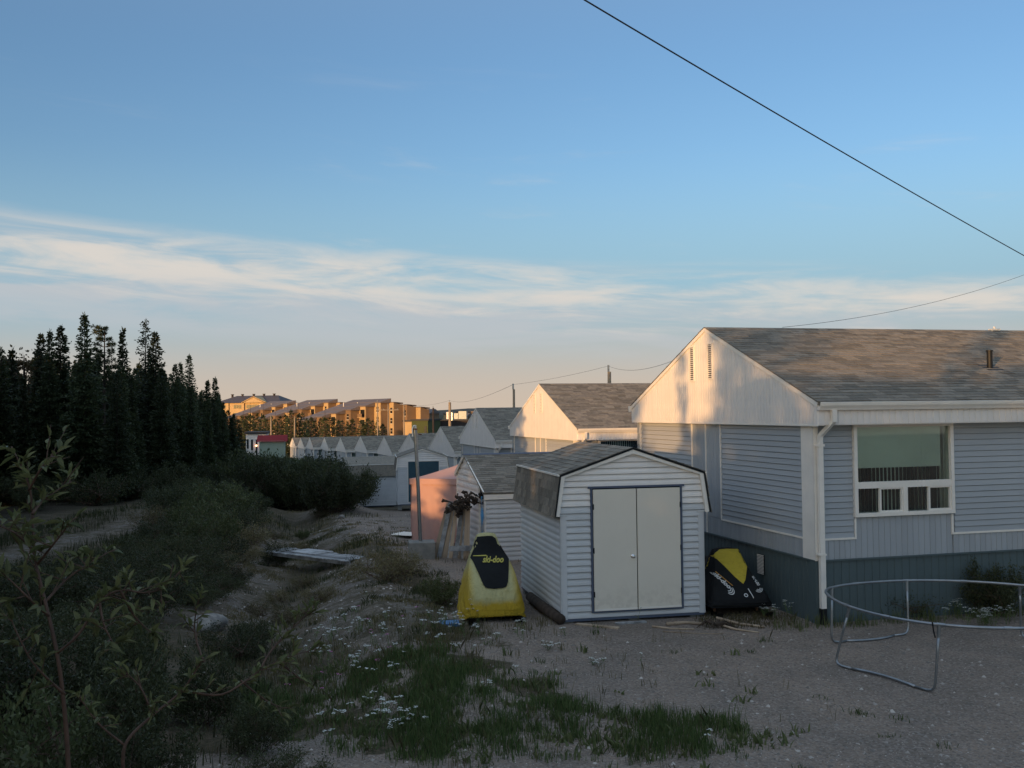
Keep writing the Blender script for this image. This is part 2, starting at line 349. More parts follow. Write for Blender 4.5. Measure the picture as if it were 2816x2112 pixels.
# ------------------------------------------------------------------ boards
def lap_profile(h): return [(.010, .003), (-.022, 0), (-.021, .006), (-.013, h*.5), (-.006, h-.009), (.012, h-.007)]      # (y out, z)
def cove_profile(h): return [(.010, .003), (-.026, 0), (-.027, .008), (-.022, h*.40), (-.010, h*.68), (-.005, h-.010), (.012, h-.008)]
def lap_board(h, xl, xr, prof):      # xl, xr functions of height within the board
    p = prof(h); v = []; f = []
    for y, z in p: v += [(xl(z), y, z), (xr(z), y, z)]
    for i in range(len(p)-1): f.append((2*i, 2*i+1, 2*i+3, 2*i+2))
    return v, f
def lap_wall(sink, M, s0, s1, z0, z1, h, prof=lap_profile, clip=None, single=True):
    """horizontal boards on a wall: M maps (s, out=-y, z) to the parent's space; clip(z)->(sl, sr)"""
    n = max(1, round((z1-z0)/h)); h = (z1-z0)/n
    for k in range(n):
        z = z0+k*h
        if clip:
            a0, b0 = clip(z); a1, b1 = clip(z+h*.999)
            a0, a1, b0, b1 = max(a0, s0), max(a1, s0), min(b0, s1), min(b1, s1)
            if b0-a0 < .02: continue
            if b1 < a1: a1 = b1 = (a1+b1)/2
            v, f = lap_board(h, lambda q: a0+(a1-a0)*q/h, lambda q: b0+(b1-b0)*q/h, prof)
            sink.add(v, f, M @ Matrix.Translation((0, 0, z)), None, single)
        else:
            v, f = lap_board(h, lambda q: 0, lambda q: s1-s0, prof)
            sink.add(v, f, M @ Matrix.Translation((s0, 0, z)), (round(s1-s0, 3), round(h, 4)), single)
def vert_wall(sink, M, s0, s1, z0, z1, w, top=None, bot=None, single=True, relief=.010, maxs=1e9):
    n = max(1, round((s1-s0)/w)); w = (s1-s0)/n
    for k in range(n):
        a = s0+k*w; e = w*.06
        if top: tl, tr = top(a), top(a+w)
        else: tl = tr = z1
        if tl-z0 < .01 and tr-z0 < .01: continue
        hz = lambda x: z0*0+tl+(tr-tl)*x/w
        xs = [(0, 0), (e, -relief), (w-e*1.6, -relief), (w-e*.8, 0), (w, 0)]
        v = [(x, y, z0) for x, y in xs]+[(x, y, hz(x)) for x, y in xs]; m = len(xs)
        f = [(i, i+1, m+i+1, m+i) for i in range(m-1)]
        key = None if top else (round(w, 4), round(z0, 3), round(z1, 3))
        sink.add(v, f, M @ Matrix.Translation((a, 0, 0)), key, single and a < maxs)
def ROT(o, deg): return Matrix.Translation(o) @ Matrix.Rotation(R_(deg), 4, 'Z')
def shingle_roof(sink, M, length, slope, expo, tab, single_if=None, thick=.010, seed=1):
    """M maps (x along eave, y up the slope, z normal)"""
    rg = random.Random(seed); rows = max(1, round(slope/expo)); expo = slope/rows
    for r in range(rows):
        x = -tab*rg.random()*.9
        while x < length-.001:
            wdt = tab*rg.choice((.75, 1., 1., 1.2, 1.5)); x0 = max(0, x); x1 = min(length, x+wdt-.006); x += wdt
            if x1-x0 < .02: continue
            y0, y1 = r*expo, min((r+1)*expo+.015, slope); q = x1-x0; th = thick*rg.choice((1, 1, 1.5))
            v = [(0, 0, -.002), (q, 0, -.002), (0, 0, th), (q, 0, th), (0, y1-y0, .002), (q, y1-y0, .002)]
            f = [(0, 1, 3, 2), (2, 3, 5, 4), (0, 2, 4), (1, 5, 3)]
            sink.add(v, f, M @ Matrix.Translation((x0, y0, 0)), None, bool(single_if and single_if(x0, r)))
def slope_matrix(p0, xdir, up):      # frame on a roof plane
    x = Vector(xdir).normalized(); y = Vector(up).normalized(); z = x.cross(y)
    m = Matrix((x, y, z)).transposed().to_4x4(); m.translation = Vector(p0); return m

# ------------------------------------------------------------------ window pieces
def glass_mat():
    m = bpy.data.materials.new('window_glass'); m.use_nodes = True; t = m.node_tree; b = t.nodes['Principled BSDF']
    g = t.nodes.new('ShaderNodeBsdfGlossy'); g.inputs['Roughness'].default_value = .03; g.inputs['Color'].default_value = (.8, .85, .9, 1)
    tr = t.nodes.new('ShaderNodeBsdfTransparent'); tr.inputs[0].default_value = (.93, .97, .94, 1); fr = t.nodes.new('ShaderNodeFresnel'); fr.inputs[0].default_value = 1.5
    mx = t.nodes.new('ShaderNodeMixShader'); t.links.new(fr.outputs[0], mx.inputs[0]); t.links.new(tr.outputs[0], mx.inputs[1]); t.links.new(g.outputs[0], mx.inputs[2])
    t.links.new(mx.outputs[0], t.nodes['Material Output'].inputs[0]); t.nodes.remove(b); return m
M_GLASS = glass_mat()
M_BLIND = mat('green_roller_blind', (.68, .71, .60), .8, .12, 1.5)
M_VANE = mat('blind_vanes', (.78, .80, .68), .7, .1)
M_DRKIN = mat('dark_interior', (.008, .009, .010), .9, 0)
M_DGLS = mat('dark_window', (.020, .024, .028), .12, .1, spec=.6)

W_, RISE, RID = 8.5, 1.6, 5.36
EAVE = RID-RISE
def house(origin, th, detail, label, name='house', length=13.0, windows=True):
    h = empty(name, origin, R_(th), label, 'house', 'blue grey houses in the row')
    hw = W_/2; G = ROT((.1, 0, 0), -90)                 # gable wall facing -x : s = -y
    Fm = ROT((0, -3.95, 0), 0); Bk = ROT((0, 3.95, 0), 180); En = ROT((length, 0, 0), 90)
    one = detail > 0
    wall_core(h, M_SID, length)
    si = Sink('siding_board', M_SID, h, 300); gp = Sink('gable_panel', M_WHT, h, 300); vp = Sink('wall_panel', M_SID, h, 300); sk = Sink('skirting_panel', M_SKT, h, 300)
    # gable end
    lap_wall(si, G, .41+.03, 3.6, 1.38, 3.36, .104, single=one); lap_wall(si, G, -3.92, -.97, 1.38, 3.36, .104, single=one)
    vert_wall(vp, G, -.94, -.29, 1.38, 3.36, .108, single=one); vert_wall(vp, G, -.25, .41, 1.38, 3.36, .108, single=one)
    vert_wall(vp, G, -3.95, 3.6, 1.03, 1.37, .113, single=one)
    vert_wall(sk, G, -3.95, 3.95, -.25, 1.02, .15, single=one)
    Gt = ROT((0, 0, 0), -90)
    if detail >= 0:
        vert_wall(gp, Gt, -hw, hw, 3.36, 0, .113, top=lambda s: RID-.03-abs(s)*RISE/hw, single=one, relief=.018)
    # front wall
    lap_wall(si, Fm, .10+.05, .83, 1.39, 3.36, .104, single=one); lap_wall(si, Fm, 2.87, length if not one else 7.0, 1.39, 3.36, .104, single=one)
    vert_wall(vp, Fm, .12, .86, 1.03, 1.36, .113, single=one); vert_wall(vp, Fm, .86, 2.82, 1.03, 1.74, .113, single=one)
    vert_wall(vp, Fm, 2.84, length, 1.03, 1.36, .113, single=one, maxs=7); vert_wall(sk, Fm, .12, length, -.25, 1.02, .15, single=one, maxs=8)
    if one: lap_wall(si, Fm, 7.0, length, 1.39, 3.36, .104, single=False)
    lap_wall(si, Bk, -length, 0, 1.03, 3.36, .3, single=False); lap_wall(si, En, -3.9, 3.9, 1.03, 3.9, .3, single=False)
    for s in (si, gp, vp, sk): s.done()
    # trims
    tr = MB()
    tr.box(.06, .085, -3.975, -3.58, 1.02, 3.37); tr.box(.06, .15, -3.985, -3.96, 1.02, 3.37)
    tr.box(.06, .15, 3.9, 3.97, 1.02, 3.37)
    for y in (-.425, .27, .955): tr.box(.07, .098, y-.018, y+.018, 1.03 if y != -.425 else 1.38, 3.36)
    tr.box(.07, .098, -3.58, -.407, 1.35, 1.385); tr.box(.07, .098, .973, 3.9, 1.35, 1.385)
    tr.box(.15, .87, -3.98, -3.952, 1.36, 1.395); tr.box(2.80, length, -3.98, -3.952, 1.36, 1.395)
    tr.box(.835, .87, -3.981, -3.953, 1.395, 1.72); tr.box(2.80, 2.84, -3.981, -3.953, 1.395, 1.72)
    tr.build('wall_trim', M_TRIM, h)
    sb = MB(); sb.box(.055, .1, -3.96, 3.96, 1.0, 1.03); sb.box(.1, length, -3.99, -3.95, 1.0, 1.03); sb.build('skirting_cap', M_SKT, h)
    cs = MB(); cs.box(.06, .19, -3.985, -3.80, -.3, 1.0); cs.build('skirting_corner', M_SKT, h)
    # roof
    e = .05; ang = math.atan2(RISE, hw); sl = math.hypot(RISE, hw)+.06
    rb = MB()
    for sgn in (-1, 1):
        v = [(-.03, 0, RID), (length+.2, 0, RID), (length+.2, sgn*(hw+e), EAVE-.02), (-.03, sgn*(hw+e), EAVE-.02)]
        v += [(x, y, z-.05) for x, y, z in v]
        rb.add(v, [(0, 1, 2, 3), (7, 6, 5, 4), (0, 4, 5, 1), (1, 5, 6, 2), (2, 6, 7, 3), (3, 7, 4, 0)])
    fixn(rb.build('roof', M_SHIN, h))
    sg = Sink('shingle', M_SHIN, h, 300)
    M = slope_matrix((-.045, -(hw+e+.015), EAVE-.012), (1, 0, 0), (0, hw, RISE))
    shingle_roof(sg, M, length+.24, sl, .143, .30, (lambda x, r: x < 4.2 and r < 22) if detail > 0 else None, seed=3)
    M2 = slope_matrix((length+.2, hw+e+.015, EAVE-.012), (-1, 0, 0), (0, -hw, RISE))
    if detail > 0: shingle_roof(sg, M2, length+.24, sl, .30, 1.0, None, seed=4)
    sg.done()
    rk = MB()     # rake edge and eave trim
    for sgn in (-1, 1):
        rk.bar((-.015, 0, RID-.045), (-.015, sgn*(hw+.03), EAVE-.065), .05, .075)
    rk.box(-.022, .004, -hw, hw, 3.33, 3.365); rk.build('rake_trim', M_TRIM, h)
    fa = Sink('fascia_panel', M_WHT, h, 300)
    vert_wall(fa, ROT((0, -hw, 0), 0), 0, length, 3.36, 3.62, .125, single=one, maxs=7); fa.done()
    sf = MB(); sf.box(-.005, length, -hw, -3.9, 3.345, 3.362); sf.box(-.005, .1, -hw, hw, 3.34, 3.352); sf.box(-.02, length, hw-.02, hw+.02, 3.36, 3.7); sf.box(.0, length, 3.9, hw, 3.345, 3.362)
    sf.build('soffit', M_WHT, h)
    gt = MB(); prof = [(-hw-.002, 3.60), (-hw-.07, 3.60), (-hw-.085, 3.635), (-hw-.115, 3.68), (-hw-.125, 3.735), (-hw-.115, 3.74), (-hw-.10, 3.69), (-hw-.05, 3.63), (-hw-.002, 3.74)]
    Mx = Matrix(((0, 1, 0, 0), (1, 0, 0, 0), (0, 0, 1, 0), (0, 0, 0, 1)))
    gt.prism(prof, -.02, length, Mx); fixn(gt.build('gutter', M_TRIM, h))
    g2 = MB(); g2.prism([(hw+.02, 3.60), (hw+.10, 3.60), (hw+.12, 3.74), (hw+.02, 3.74)], -.07, length, Mx); fixn(g2.build('gutter', M_TRIM, h))
    if detail >= 0:
        dp = MB(); dy = -3.95
        dp.bar((.26, -hw-.06, 3.60), (.26, -hw-.06, 3.40), .085, .065); dp.bar((.26, -hw-.06, 3.42), (.16, dy-.09, 3.16), .085, .065); dp.bar((.16, dy-.09, 3.18), (.15, dy-.09, 3.02), .085, .065)
        dp.bar((.15, dy-.09, 3.06), (.15, dy-.09, 1.10), .088, .07); dp.bar((.15, dy-.09, 1.12), (.15, dy-.09, .22), .094, .076)
        d_ = dp.build('downspout', M_TRIM, h)
        if detail > 0:
            k = MB(); k.box(.08, .22, dy-.135, dy-.005, 2.98, 3.02); k.box(.07, .21, dy-.14, dy-.005, 1.12, 1.15); k.build('bracket', M_TRIM, d_)
            k = MB(); k.box(.10, .20, dy-.13, dy-.05, -.05, .22); k.build('boot', M_BLK, d_)
    # gable vents
    for yc, zt in ((.66, 4.98), (-.22, 4.99)):
        v = MB(); y0, y1 = yc-.115, yc+.115
        v.box(-.04, -.012, y0, y0+.025, zt-.70, zt); v.box(-.04, -.012, y1-.025, y1, zt-.70, zt); v.box(-.045, -.012, y0-.02, y1+.02, zt, zt+.03); v.box(-.04, -.012, y0, y1, zt-.73, zt-.70)
        vo_ = v.build('gable_vent', M_TRIM, h)
        if detail > 0:
            lv = MB(); lv.box(-.038, -.020, y0+.025, y1-.025, -.005, .005); me = mesh('louvre', [(x+.0, y, z+(-.006 if x < -.03 else .006)) for x, y, z in lv.v], lv.f); me.materials.append(M_TRIM)
            for k in range(16): linkm('louvre', me, None, vo_, Matrix.Translation((0, 0, zt-.025-k*.043)))
            dk = MB(); dk.box(-.0195, -.0185, y0+.01, y1-.01, zt-.7, zt); dk.build('vent_backing', M_DRKIN, vo_)
        else:
            lv = MB()
            for k in range(12): lv.box(-.026, -.012, y0+.02, y1-.02, zt-.06-k*.057, zt-.035-k*.057)
            lv.build('louvre', M_SID, vo_)
    # picture window
    def window(x0, x1, z0, z1, roller):
        zm0, zm1 = z0+(z1-z0)*.315, z0+(z1-z0)*.36; xm = (x0+x1)/2
        w = MB(); yo, yi = -4.02, -3.95; t_ = .065
        w.box(x0, x0+t_, yo, yi, z0, z1); w.box(x1-t_, x1, yo, yi, z0, z1); w.box(x0+t_, x1-t_, yo, yi, z0, z0+t_); w.box(x0+t_, x1-t_, yo, yi, z1-t_, z1)
        w.box(x0+t_, x1-t_, yo+.006, yi, zm0-.02, zm1+.02); w.box(xm-.045, xm+.045, yo+.006, yi, z0+t_, zm0-.02)
        wf = w.build('window', M_TRIM, h)
        for a, b in ((x0+t_, xm-.045), (xm+.045, x1-t_)):
            sh = MB(); q = (a+b)/2; sh.box(q-.018, q+.018, yo+.02, yi-.004, z0+t_, zm0-.02); sh.box(q+.018, b, yo+.02, yi-.004, z0+t_, z0+t_+.03); sh.box(b-.028, b, yo+.02, yi-.004, z0+t_+.03, zm0-.02); sh.box(q+.018, b-.028, yo+.02, yi-.004, zm0-.045, zm0-.02); sh.build('sash', M_TRIM, wf)
        for a, b, c, d in ((x0+t_, x1-t_, zm1+.02, z1-t_), (x0+t_, xm-.045, z0+t_, zm0-.02), (xm+.045, x1-t_, z0+t_, zm0-.02)):
            g = MB(); g.box(a, b, -3.955, -3.951, c, d); g.build('pane', M_GLASS, wf)
        rv = MB(); rv.box(x0+.03, x1-.03, -3.66, -3.64, z0+.03, z1-.03); rv.build('room', M_DRKIN, wf)
        rr = MB(); rr.box(x0+.02, x0+.045, -3.949, -3.66, z0+.03, z1-.03); rr.box(x1-.045, x1-.02, -3.949, -3.66, z0+.03, z1-.03); rr.box(x0+.045, x1-.045, -3.949, -3.66, z0+.03, z0+.05); rr.build('reveal', M_VANE, wf)
        if roller:
            rl = MB(); rl.box(x0+t_+.01, x1-t_-.13, -3.90, -3.895, zm1+.02+.235, z1-.04); rl.build('roller_blind', M_BLIND, wf)
        n = 24; vm = mesh('blind_vane', [(-.032, -.004, 0), (.032, .004, 0), (.032, .004, 1), (-.032, -.004, 1)], [(0, 1, 2, 3)]); vm.materials.append(M_VANE)
        for k in range(n):
            x = x0+t_+.06+(x1-x0-2*t_-.1)*k/(n-1)
            linkm('blind_vane', vm, None, wf, Matrix.Translation((x, -3.875, z0+.06)) @ Matrix.Rotation(R_(66-34*abs(math.sin(k*.19))), 4, 'Z') @ Matrix.Diagonal((1, 1, z1-z0-.1, 1)))
        return wf
    if windows:
        window(.83, 2.85, 1.74, 3.36, detail > 0)
    return h
def wall_core(h, m, length):
    mb = MB(); z0, z1 = -1.0, 3.40
    mb.box(.115, .135, -3.93, 3.93, z0, z1); mb.box(length-.05, length-.03, -3.93, 3.93, z0, z1); mb.box(.135, length-.05, 3.91, 3.93, z0, z1)
    mb.box(.135, .84, -3.935, -3.92, z0, z1); mb.box(2.84, length-.05, -3.935, -3.92, z0, z1); mb.box(.84, 2.84, -3.935, -3.92, z0, 1.76)
    Mx = Matrix(((0, 1, 0, 0), (1, 0, 0, 0), (0, 0, 1, 0), (0, 0, 0, 1)))
    mb.prism([(-4.2, 3.40), (4.2, 3.40), (0, RID-.09)], .03, length-.03, Mx)
    return fixn(mb.build('wall_core', m, h))

HL = [((4.10, 20.96), 14.6, RID, 13.5), ((1.04, 37.3), 15.4, 4.66, 13.5), ((-1.93, 53.32), 14.9, 3.84, 13), ((-5.11, 70.97), 16.6, 2.62, 13), ((-9.22, 88.86), 18.5, 1.76, 13),
      ((-14.0, 108.8), 18.0, 1.05, 13), ((-19.18, 125.8), 18.7, .72, 13), ((-25.2, 146.1), 19., .05, 13), ((-29.9, 158.5), 19., -.16, 13), ((-35.4, 174.), 19., -.5, 13)]
for px, Y in ((650, 192), (632, 211), (618, 231)):
    p = PD(px, 945.5, Y); HL.append(((p.x, Y), 20., p.z, 13))
HLAB = ['largest nearest blue grey house with white gable, covered window and downspout at its corner', 'second house in the row, its white gable glowing orange in low sun',
        'third house in the row, shaded white gable just left of the sunlit gable', 'fourth house in the row, shaded gable seen just right of the steel post', 'fifth house in the row, its small shaded gable hidden partly by the steel post',
        'sixth house in the row, small white gable just left of the steel post', 'seventh house in the row, shaded gable above the far grey sheds', 'eighth house in the row, small gable beyond the dark bushes',
        'ninth house in the row, tiny gable beyond the dark bushes', 'tenth house in the row, tiny gable fourth from the far end', 'eleventh house in the row, tiny gable third from the far end',
        'twelfth house in the row, tiny gable second from the far end', 'last and farthest house of the row beside the red roof']
HEADS = []
def build_house(i, detail):
    (xy, th, rz, ln) = HL[i]
    h = house((xy[0], xy[1], rz-RID), th, detail, HLAB[i], length=ln)
    return h
def copy_tree(o, parent=None):
    c = o.copy(); C.objects.link(c)
    if parent is not None: c.parent = parent
    for ch in list(o.children): copy_tree(ch, c)
    return c
h0 = build_house(0, 1)
h1 = build_house(1, 0)
HEADS = [h0, h1]
for i in range(2, len(HL)):
    c = copy_tree(h1); (xy, th, rz, ln) = HL[i]
    c.location = (xy[0], xy[1], rz-RID); c.rotation_euler = (0, 0, R_(th)); c['label'] = HLAB[i]; HEADS.append(c)
# things on the first house
mb = MB(); mb.tube([(4.85, -2.6, 4.30), (4.85, -2.6, 4.72)], .055, 12); pv = mb.build('vent_pipe', M_BLK, h0); mb = MB(); mb.tube([(4.85, -2.6, 4.715), (4.85, -2.6, 4.74)], .066, 12)
mb.box(4.68, 5.06, -2.78, -2.40, 0, .004, Matrix.Translation((0, 0, 4.40)) @ Matrix.Translation((4.87, -2.59, 0)) @ Matrix.Rotation(math.atan2(RISE, 4.25), 4, 'X') @ Matrix.Translation((-4.87, 2.59, 0))); mb.build('pipe_collar', M_BLK, pv)
mb = MB(); mb.box(.065, .08, -2.18, -1.94, .50, .88); sv = mb.build('skirting_vent', M_DRKIN, h0)
lm = MB(); lm.box(.045, .064, -2.17, -1.95, -.004, .009); lme = mesh('louvre', lm.v, lm.f); lme.materials.append(M_TRIM)
for k in range(14): linkm('louvre', lme, None, sv, Matrix.Translation((0, 0, .515+k*.0265)))
mb = MB(); mb.tube([(7.2, 0, 5.33), (7.2, 0, 5.45)], .03, 8); mb.box(7.1, 7.3, -.08, .08, 5.36, 5.40); mb.build('service_bracket', M_TRIM, h0)

# ------------------------------------------------------------------ gambrel sheds
def gambrel(name, origin, th, label, group, detail, depth=3.4, wid=2.6, door='double', sidewin=False):
    s = empty(name, origin, R_(th), label, 'shed', group); hw = wid/2
    one = detail > 0
    kx, kz, pk, ex, ez = hw+.03, 2.50, 2.95, hw+.13, 1.80
    core = MB(); Mi = Matrix.Identity(4)
    core.prism([(-hw+.02, .0), (hw-.02, .0), (hw-.02, 1.9), (kx-.05, kz-.06), (0, pk-.05), (-kx+.05, kz-.06), (-hw+.02, 1.9)], .02, depth-.02); fixn(core.build('wall_core', M_SHED, s))
    bd = Sink('siding_board', M_SHED, s, 300); wb = Sink('gable_board', M_WHT, s, 300)
    Fm = ROT((0, 0, 0), 0); Lf = ROT((-hw, depth/2, 0), -90); Rt = ROT((hw, depth/2, 0), 90)
    dl, dr, db, dt = -.745, .875, .13, 2.24
    sc = hw/1.3; dl *= sc; dr *= sc
    def clip(z):
        if z < ez: return -hw+.09, hw-.09
        if z < kz: k = (z-ez)/(kz-ez); q = ex-.06+(kx-ex+.02)*k; return -q, q
        q = (kx-.04)*(pk-.04-z)/(pk-.04-kz); return -max(q, 0), max(q, 0)
    lap_wall(bd, Fm, -9, dl-.03, db, 1.95, .114, cove_profile, clip, one); lap_wall(bd, Fm, dr+.03, 9, db, 1.95, .114, cove_profile, clip, one)
    lap_wall(bd, Fm, -9, 9, .015, db-.005, .114, cove_profile, clip, one)
    lap_wall(wb, Fm, -9, dl-.03, 1.955, 2.29, .112, cove_profile, clip, one); lap_wall(wb, Fm, dr+.03, 9, 1.955, 2.29, .112, cove_profile, clip, one)
    lap_wall(wb, Fm, -9, 9, 2.295, 2.92, .112, cove_profile, clip, one)
    lap_wall(bd, Lf, -depth/2+.05, depth/2-.05, .015, 1.80, .114, cove_profile, None, one)
    lap_wall(bd, Rt, -depth/2+.05, depth/2-.05, .015, 1.80, .114, cove_profile, None, False)
    bd.done(); wb.done()
    for sg in (-1, 1):
        tr = MB()
        a, b = sorted((sg*(hw+.008), sg*(hw-.09))); tr.box(a, b, -.022, .0, 0, 1.80); a, b = sorted((sg*(hw+.022), sg*hw)); tr.box(a, b, -.022, .06, 0, 1.80)
        a, b = sorted((sg*(hw-.1), sg*(ex-.0))); tr.box(a, b, -.03, -.002, 1.795, 1.825)
        tr.build('corner_trim', M_SHED, s)
    rk = MB(); y = -.055
    for sg in (-1, 1):
        for k, (p, q) in enumerate((((sg*ex, 0, ez), (sg*kx, 0, kz)), ((sg*kx, 0, kz), (0, 0, pk)))):
            d = Vector((q[0]-p[0], 0, q[2]-p[2])).normalized(); nrm = Vector((d.z, 0, -d.x))*(1 if sg*d.z < 0 else -1)
            if nrm.x*sg > 0: nrm = -nrm
            P0, P1 = Vector(p), Vector(q)
            quad = [P0, P1, P1+nrm*.085, P0+nrm*.085]
            if k == 0: quad[2] = Vector((sg*(kx-.088), 0, kz-.035))
            else: quad[3] = Vector((sg*(kx-.088), 0, kz-.035)); quad[2] = Vector((0, 0, pk-.090))
            rk.prism([(v.x, v.z) for v in quad], -.075, -.022)
    fixn(rk.build('rake_trim', M_TRIM, s))
    # roof
    rf = MB()
    poly = [(-ex-.01, ez-.01), (-kx-.012, kz+.006), (0, pk+.012), (kx+.012, kz+.006), (ex+.01, ez-.01), (ex-.02, ez-.01), (kx-.02, kz-.02), (0, pk-.02), (-kx+.02, kz-.02), (-ex+.02, ez-.01)]
    n = 5
    for a in range(4):
        q = [poly[a], poly[a+1], poly[9-a-1], poly[9-a]]
        rf.prism(q, -.085, depth+.08)
    fixn(rf.build('roof', M_BLK if detail else M_SHIN, s))
    sg_ = Sink('shingle', M_SHIN, s, 300)
    L_ = depth+.18
    lowl = math.hypot(ex-kx, kz-ez)+.03; upl = math.hypot(kx, pk-kz)+.02
    if detail:
        shingle_roof(sg_, slope_matrix((-ex-.014, depth+.09, ez-.02), (0, -1, 0), (ex-kx, 0, kz-ez)), L_, lowl, .145, .22, lambda x, r: one, seed=11)
        shingle_roof(sg_, slope_matrix((-kx-.02, depth+.09, kz+.012), (0, -1, 0), (kx, 0, pk-kz)), L_, upl, .145, .22, lambda x, r: one, seed=12)
        shingle_roof(sg_, slope_matrix((ex+.014, -.09, ez-.02), (0, 1, 0), (-ex+kx, 0, kz-ez)), L_, lowl, .145, .22, None, seed=13)
        shingle_roof(sg_, slope_matrix((kx+.02, -.09, kz+.012), (0, 1, 0), (-kx, 0, pk-kz)), L_, upl, .145, .22, None, seed=14)
    sg_.done()
    fl = MB()
    for sg in (-1, 1):
        a, b = sorted((sg*(kx+.010), sg*(kx+.040))); fl.box(a, b, -.09, depth+.09, kz-.012, kz+.022)
    fl.build('roof_flashing', M_TRIM, s)
    # doors
    fr = MB(); fr.box(dl-.035, dl, -.045, -.005, db-.03, dt+.02); fr.box(dr, dr+.035, -.045, -.005, db-.03, dt+.02); fr.box(dl-.075, dr+.075, -.05, -.005, dt+.021, dt+.055); fr.box(dl, dr, -.045, -.005, db-.035, db-.005)
    fr.build('door_frame', M_DARKT if detail else M_TRIM, s)
    if door == 'double':
        bk = MB(); bk.box(dl, dr, -.02, -.004, db-.004, dt+.02); bk.build('door_gap', M_DRKIN, s)
        mid = dl+(dr-dl)*.495
        for a, b, sd_ in ((dl+.012, mid-.008, 0), (mid+.010, dr-.012, 1)):
            d = MB(); d.box(a, b, -.058, -.022, db, dt); do = d.build('door', M_DOOR, s)
            bv = do.modifiers.new('edge', 'BEVEL'); bv.width = .004; bv.segments = 2
            t_ = MB(); t_.box(a, b, -.064, -.0585, db, db+.035); t_.build('door_sweep', M_TRIM, do)
            hx = a-.008 if sd_ == 0 else b-.008
            for z in (.42, 1.18, 1.94):
                k = MB(); k.box(hx, hx+.018, -.066, -.05, z-.045, z+.045); k.tube([(hx+.009, -.066, z-.05), (hx+.009, -.066, z+.05)], .007, 6); k.build('hinge', M_BLK, do)
            if sd_ == 0:
                k = MB(); kx_ = b-.075
                k.tube([(kx_, -.058, 1.06), (kx_, -.064, 1.06)], [.038, .036], 16); k.tube([(kx_, -.064, 1.06), (kx_, -.09, 1.06), (kx_, -.10, 1.06), (kx_, -.115, 1.06), (kx_, -.122, 1.06)], [.013, .013, .027, .029, .018], 16); k.build('door_knob', M_CHROME, do, smooth=True)
    else:
        M_TEAL = mat('teal_door', (.035, .085, .115), .5, .2)
        d = MB(); d.box(dl, dr, -.04, -.02, db, dt); d.build('door', M_TEAL, s)
    bs = MB(); bs.box(-hw, hw, -.018, depth, -.035, .012); bs.build('floor_rim', M_DARKT, s)
    bl = MB()
    for (x, y) in ((-hw+.1, .12), (0, .12), (hw-.15, .12), (-hw+.1, depth-.2), (hw-.15, depth-.2), (-hw+.1, depth/2)): bl.box(x-.1, x+.1, y-.1, y+.1, -.3, -.035)
    bl.build('footing_blocks', M_CONC, s)
    return s
sh1 = gambrel('garden_shed', (2.1, 17.62, 0.02), 11.4, 'grey shed with beige double doors standing on blocks between the two covered snowmobiles', 'gambrel garden sheds', 1)
p = PD(913, 1091, 52.8)
gambrel('garden_shed', (p.x, 52.8, p.z+.05), 8, 'white fronted shed with a dark teal door behind the pink canvas shelter', 'gambrel garden sheds', 0, door='teal')
p = PD(808, 1000, 61)
gambrel('garden_shed', (p.x-1.9, 61.6, g1(p.x, 61)+.12), -76, 'farthest grey shed seen side on, just left of the teal doored shed', 'gambrel garden sheds', 0, depth=3.2, door='double')
# ------------------------------------------------------------------ low gabled shed behind the first one
p = PD(1039, 1206, 24.0)
ms = empty('garden_shed', (-.72, 24.75, -.03), R_(15), 'low shed with an open brown door and blue tarp scrap, behind the yellow covered snowmobile', 'shed', 'gambrel garden sheds')
del ms['group']
Ls, fe, re_, rz_, ry, bz = 3.4, 1.68, 2.00, 2.52, 2.20, 3.3     # length, front eave z, rear eave z, ridge z, ridge y, back y
mb = MB(); Mx = Matrix(((0, 1, 0, 0), (1, 0, 0, 0), (0, 0, 1, 0), (0, 0, 0, 1)))
mb.prism([(.62, -.2), (bz, -.2), (bz, re_-.05), (ry, rz_-.08), (.62, 1.85)], .03, Ls, Mx); mb.prism([(.0, -.2), (.62, -.2), (.62, 1.85), (0, fe-.06)], .30, Ls, Mx); fixn(mb.build('wall_core', M_SHED, ms))
bd = Sink('siding_board', M_SHED, ms, 300)
lap_wall(bd, ROT((0, 0, 0), 0), .04, Ls, -.15, 1.50, .114, cove_profile); 
slp = (rz_-fe)/ry
def clipg(z):          # s=-y on the gable wall
    if z < 1.62: return -bz, -.62
    a = (z-fe)/slp if z > fe else .62
    return -(bz if z < re_ else bz-(z-re_)/(rz_-re_)*(bz-ry)), -max(a, .62)
gb = Sink('gable_board', M_WHT, ms, 300)
lap_wall(gb, ROT((.02, 0, 0), -90), -9, 9, -.15, 2.48, .16, cove_profile, clipg)
bd.done(); gb.done()
d = MB(); d.box(.26, .30, .10, .58, -.1, 1.42); mdoor = mat('brown_plywood', (.22, .11, .065), .7, .3, 4, stretch=(1, 1, .2)); d.build('door', mdoor, ms)
fr = MB(); fr.box(.24, .32, .02, .10, -.2, 1.60); fr.box(.24, .32, .58, .64, -.2, 1.6); fr.box(.24, .32, .10, .58, 1.42, 1.60); fr.build('door_frame', M_SHED, ms)
tr = MB(); tr.box(-.01, .035, -.03, .03, -.2, fe-.05); tr.box(0, .04, .60, .66, -.2, 1.75); tr.box(-.012, .02, bz-.05, bz+.02, -.2, re_); tr.build('corner_trim', M_TRIM, ms)
un = MB(); un.box(.03, .24, .60, .615, 1.45, 1.8); un.prism([(.02, 1.60), (.60, 1.60), (.60, 1.60+.58*slp), (.02, fe)], .225, .245, Mx); fixn(un.build('porch_gable', M_BLK, ms))
fb = MB(); fb.box(-.02, Ls, -.075, -.045, fe-.185, fe-.02); fb.build('fascia', M_TRIM, ms)
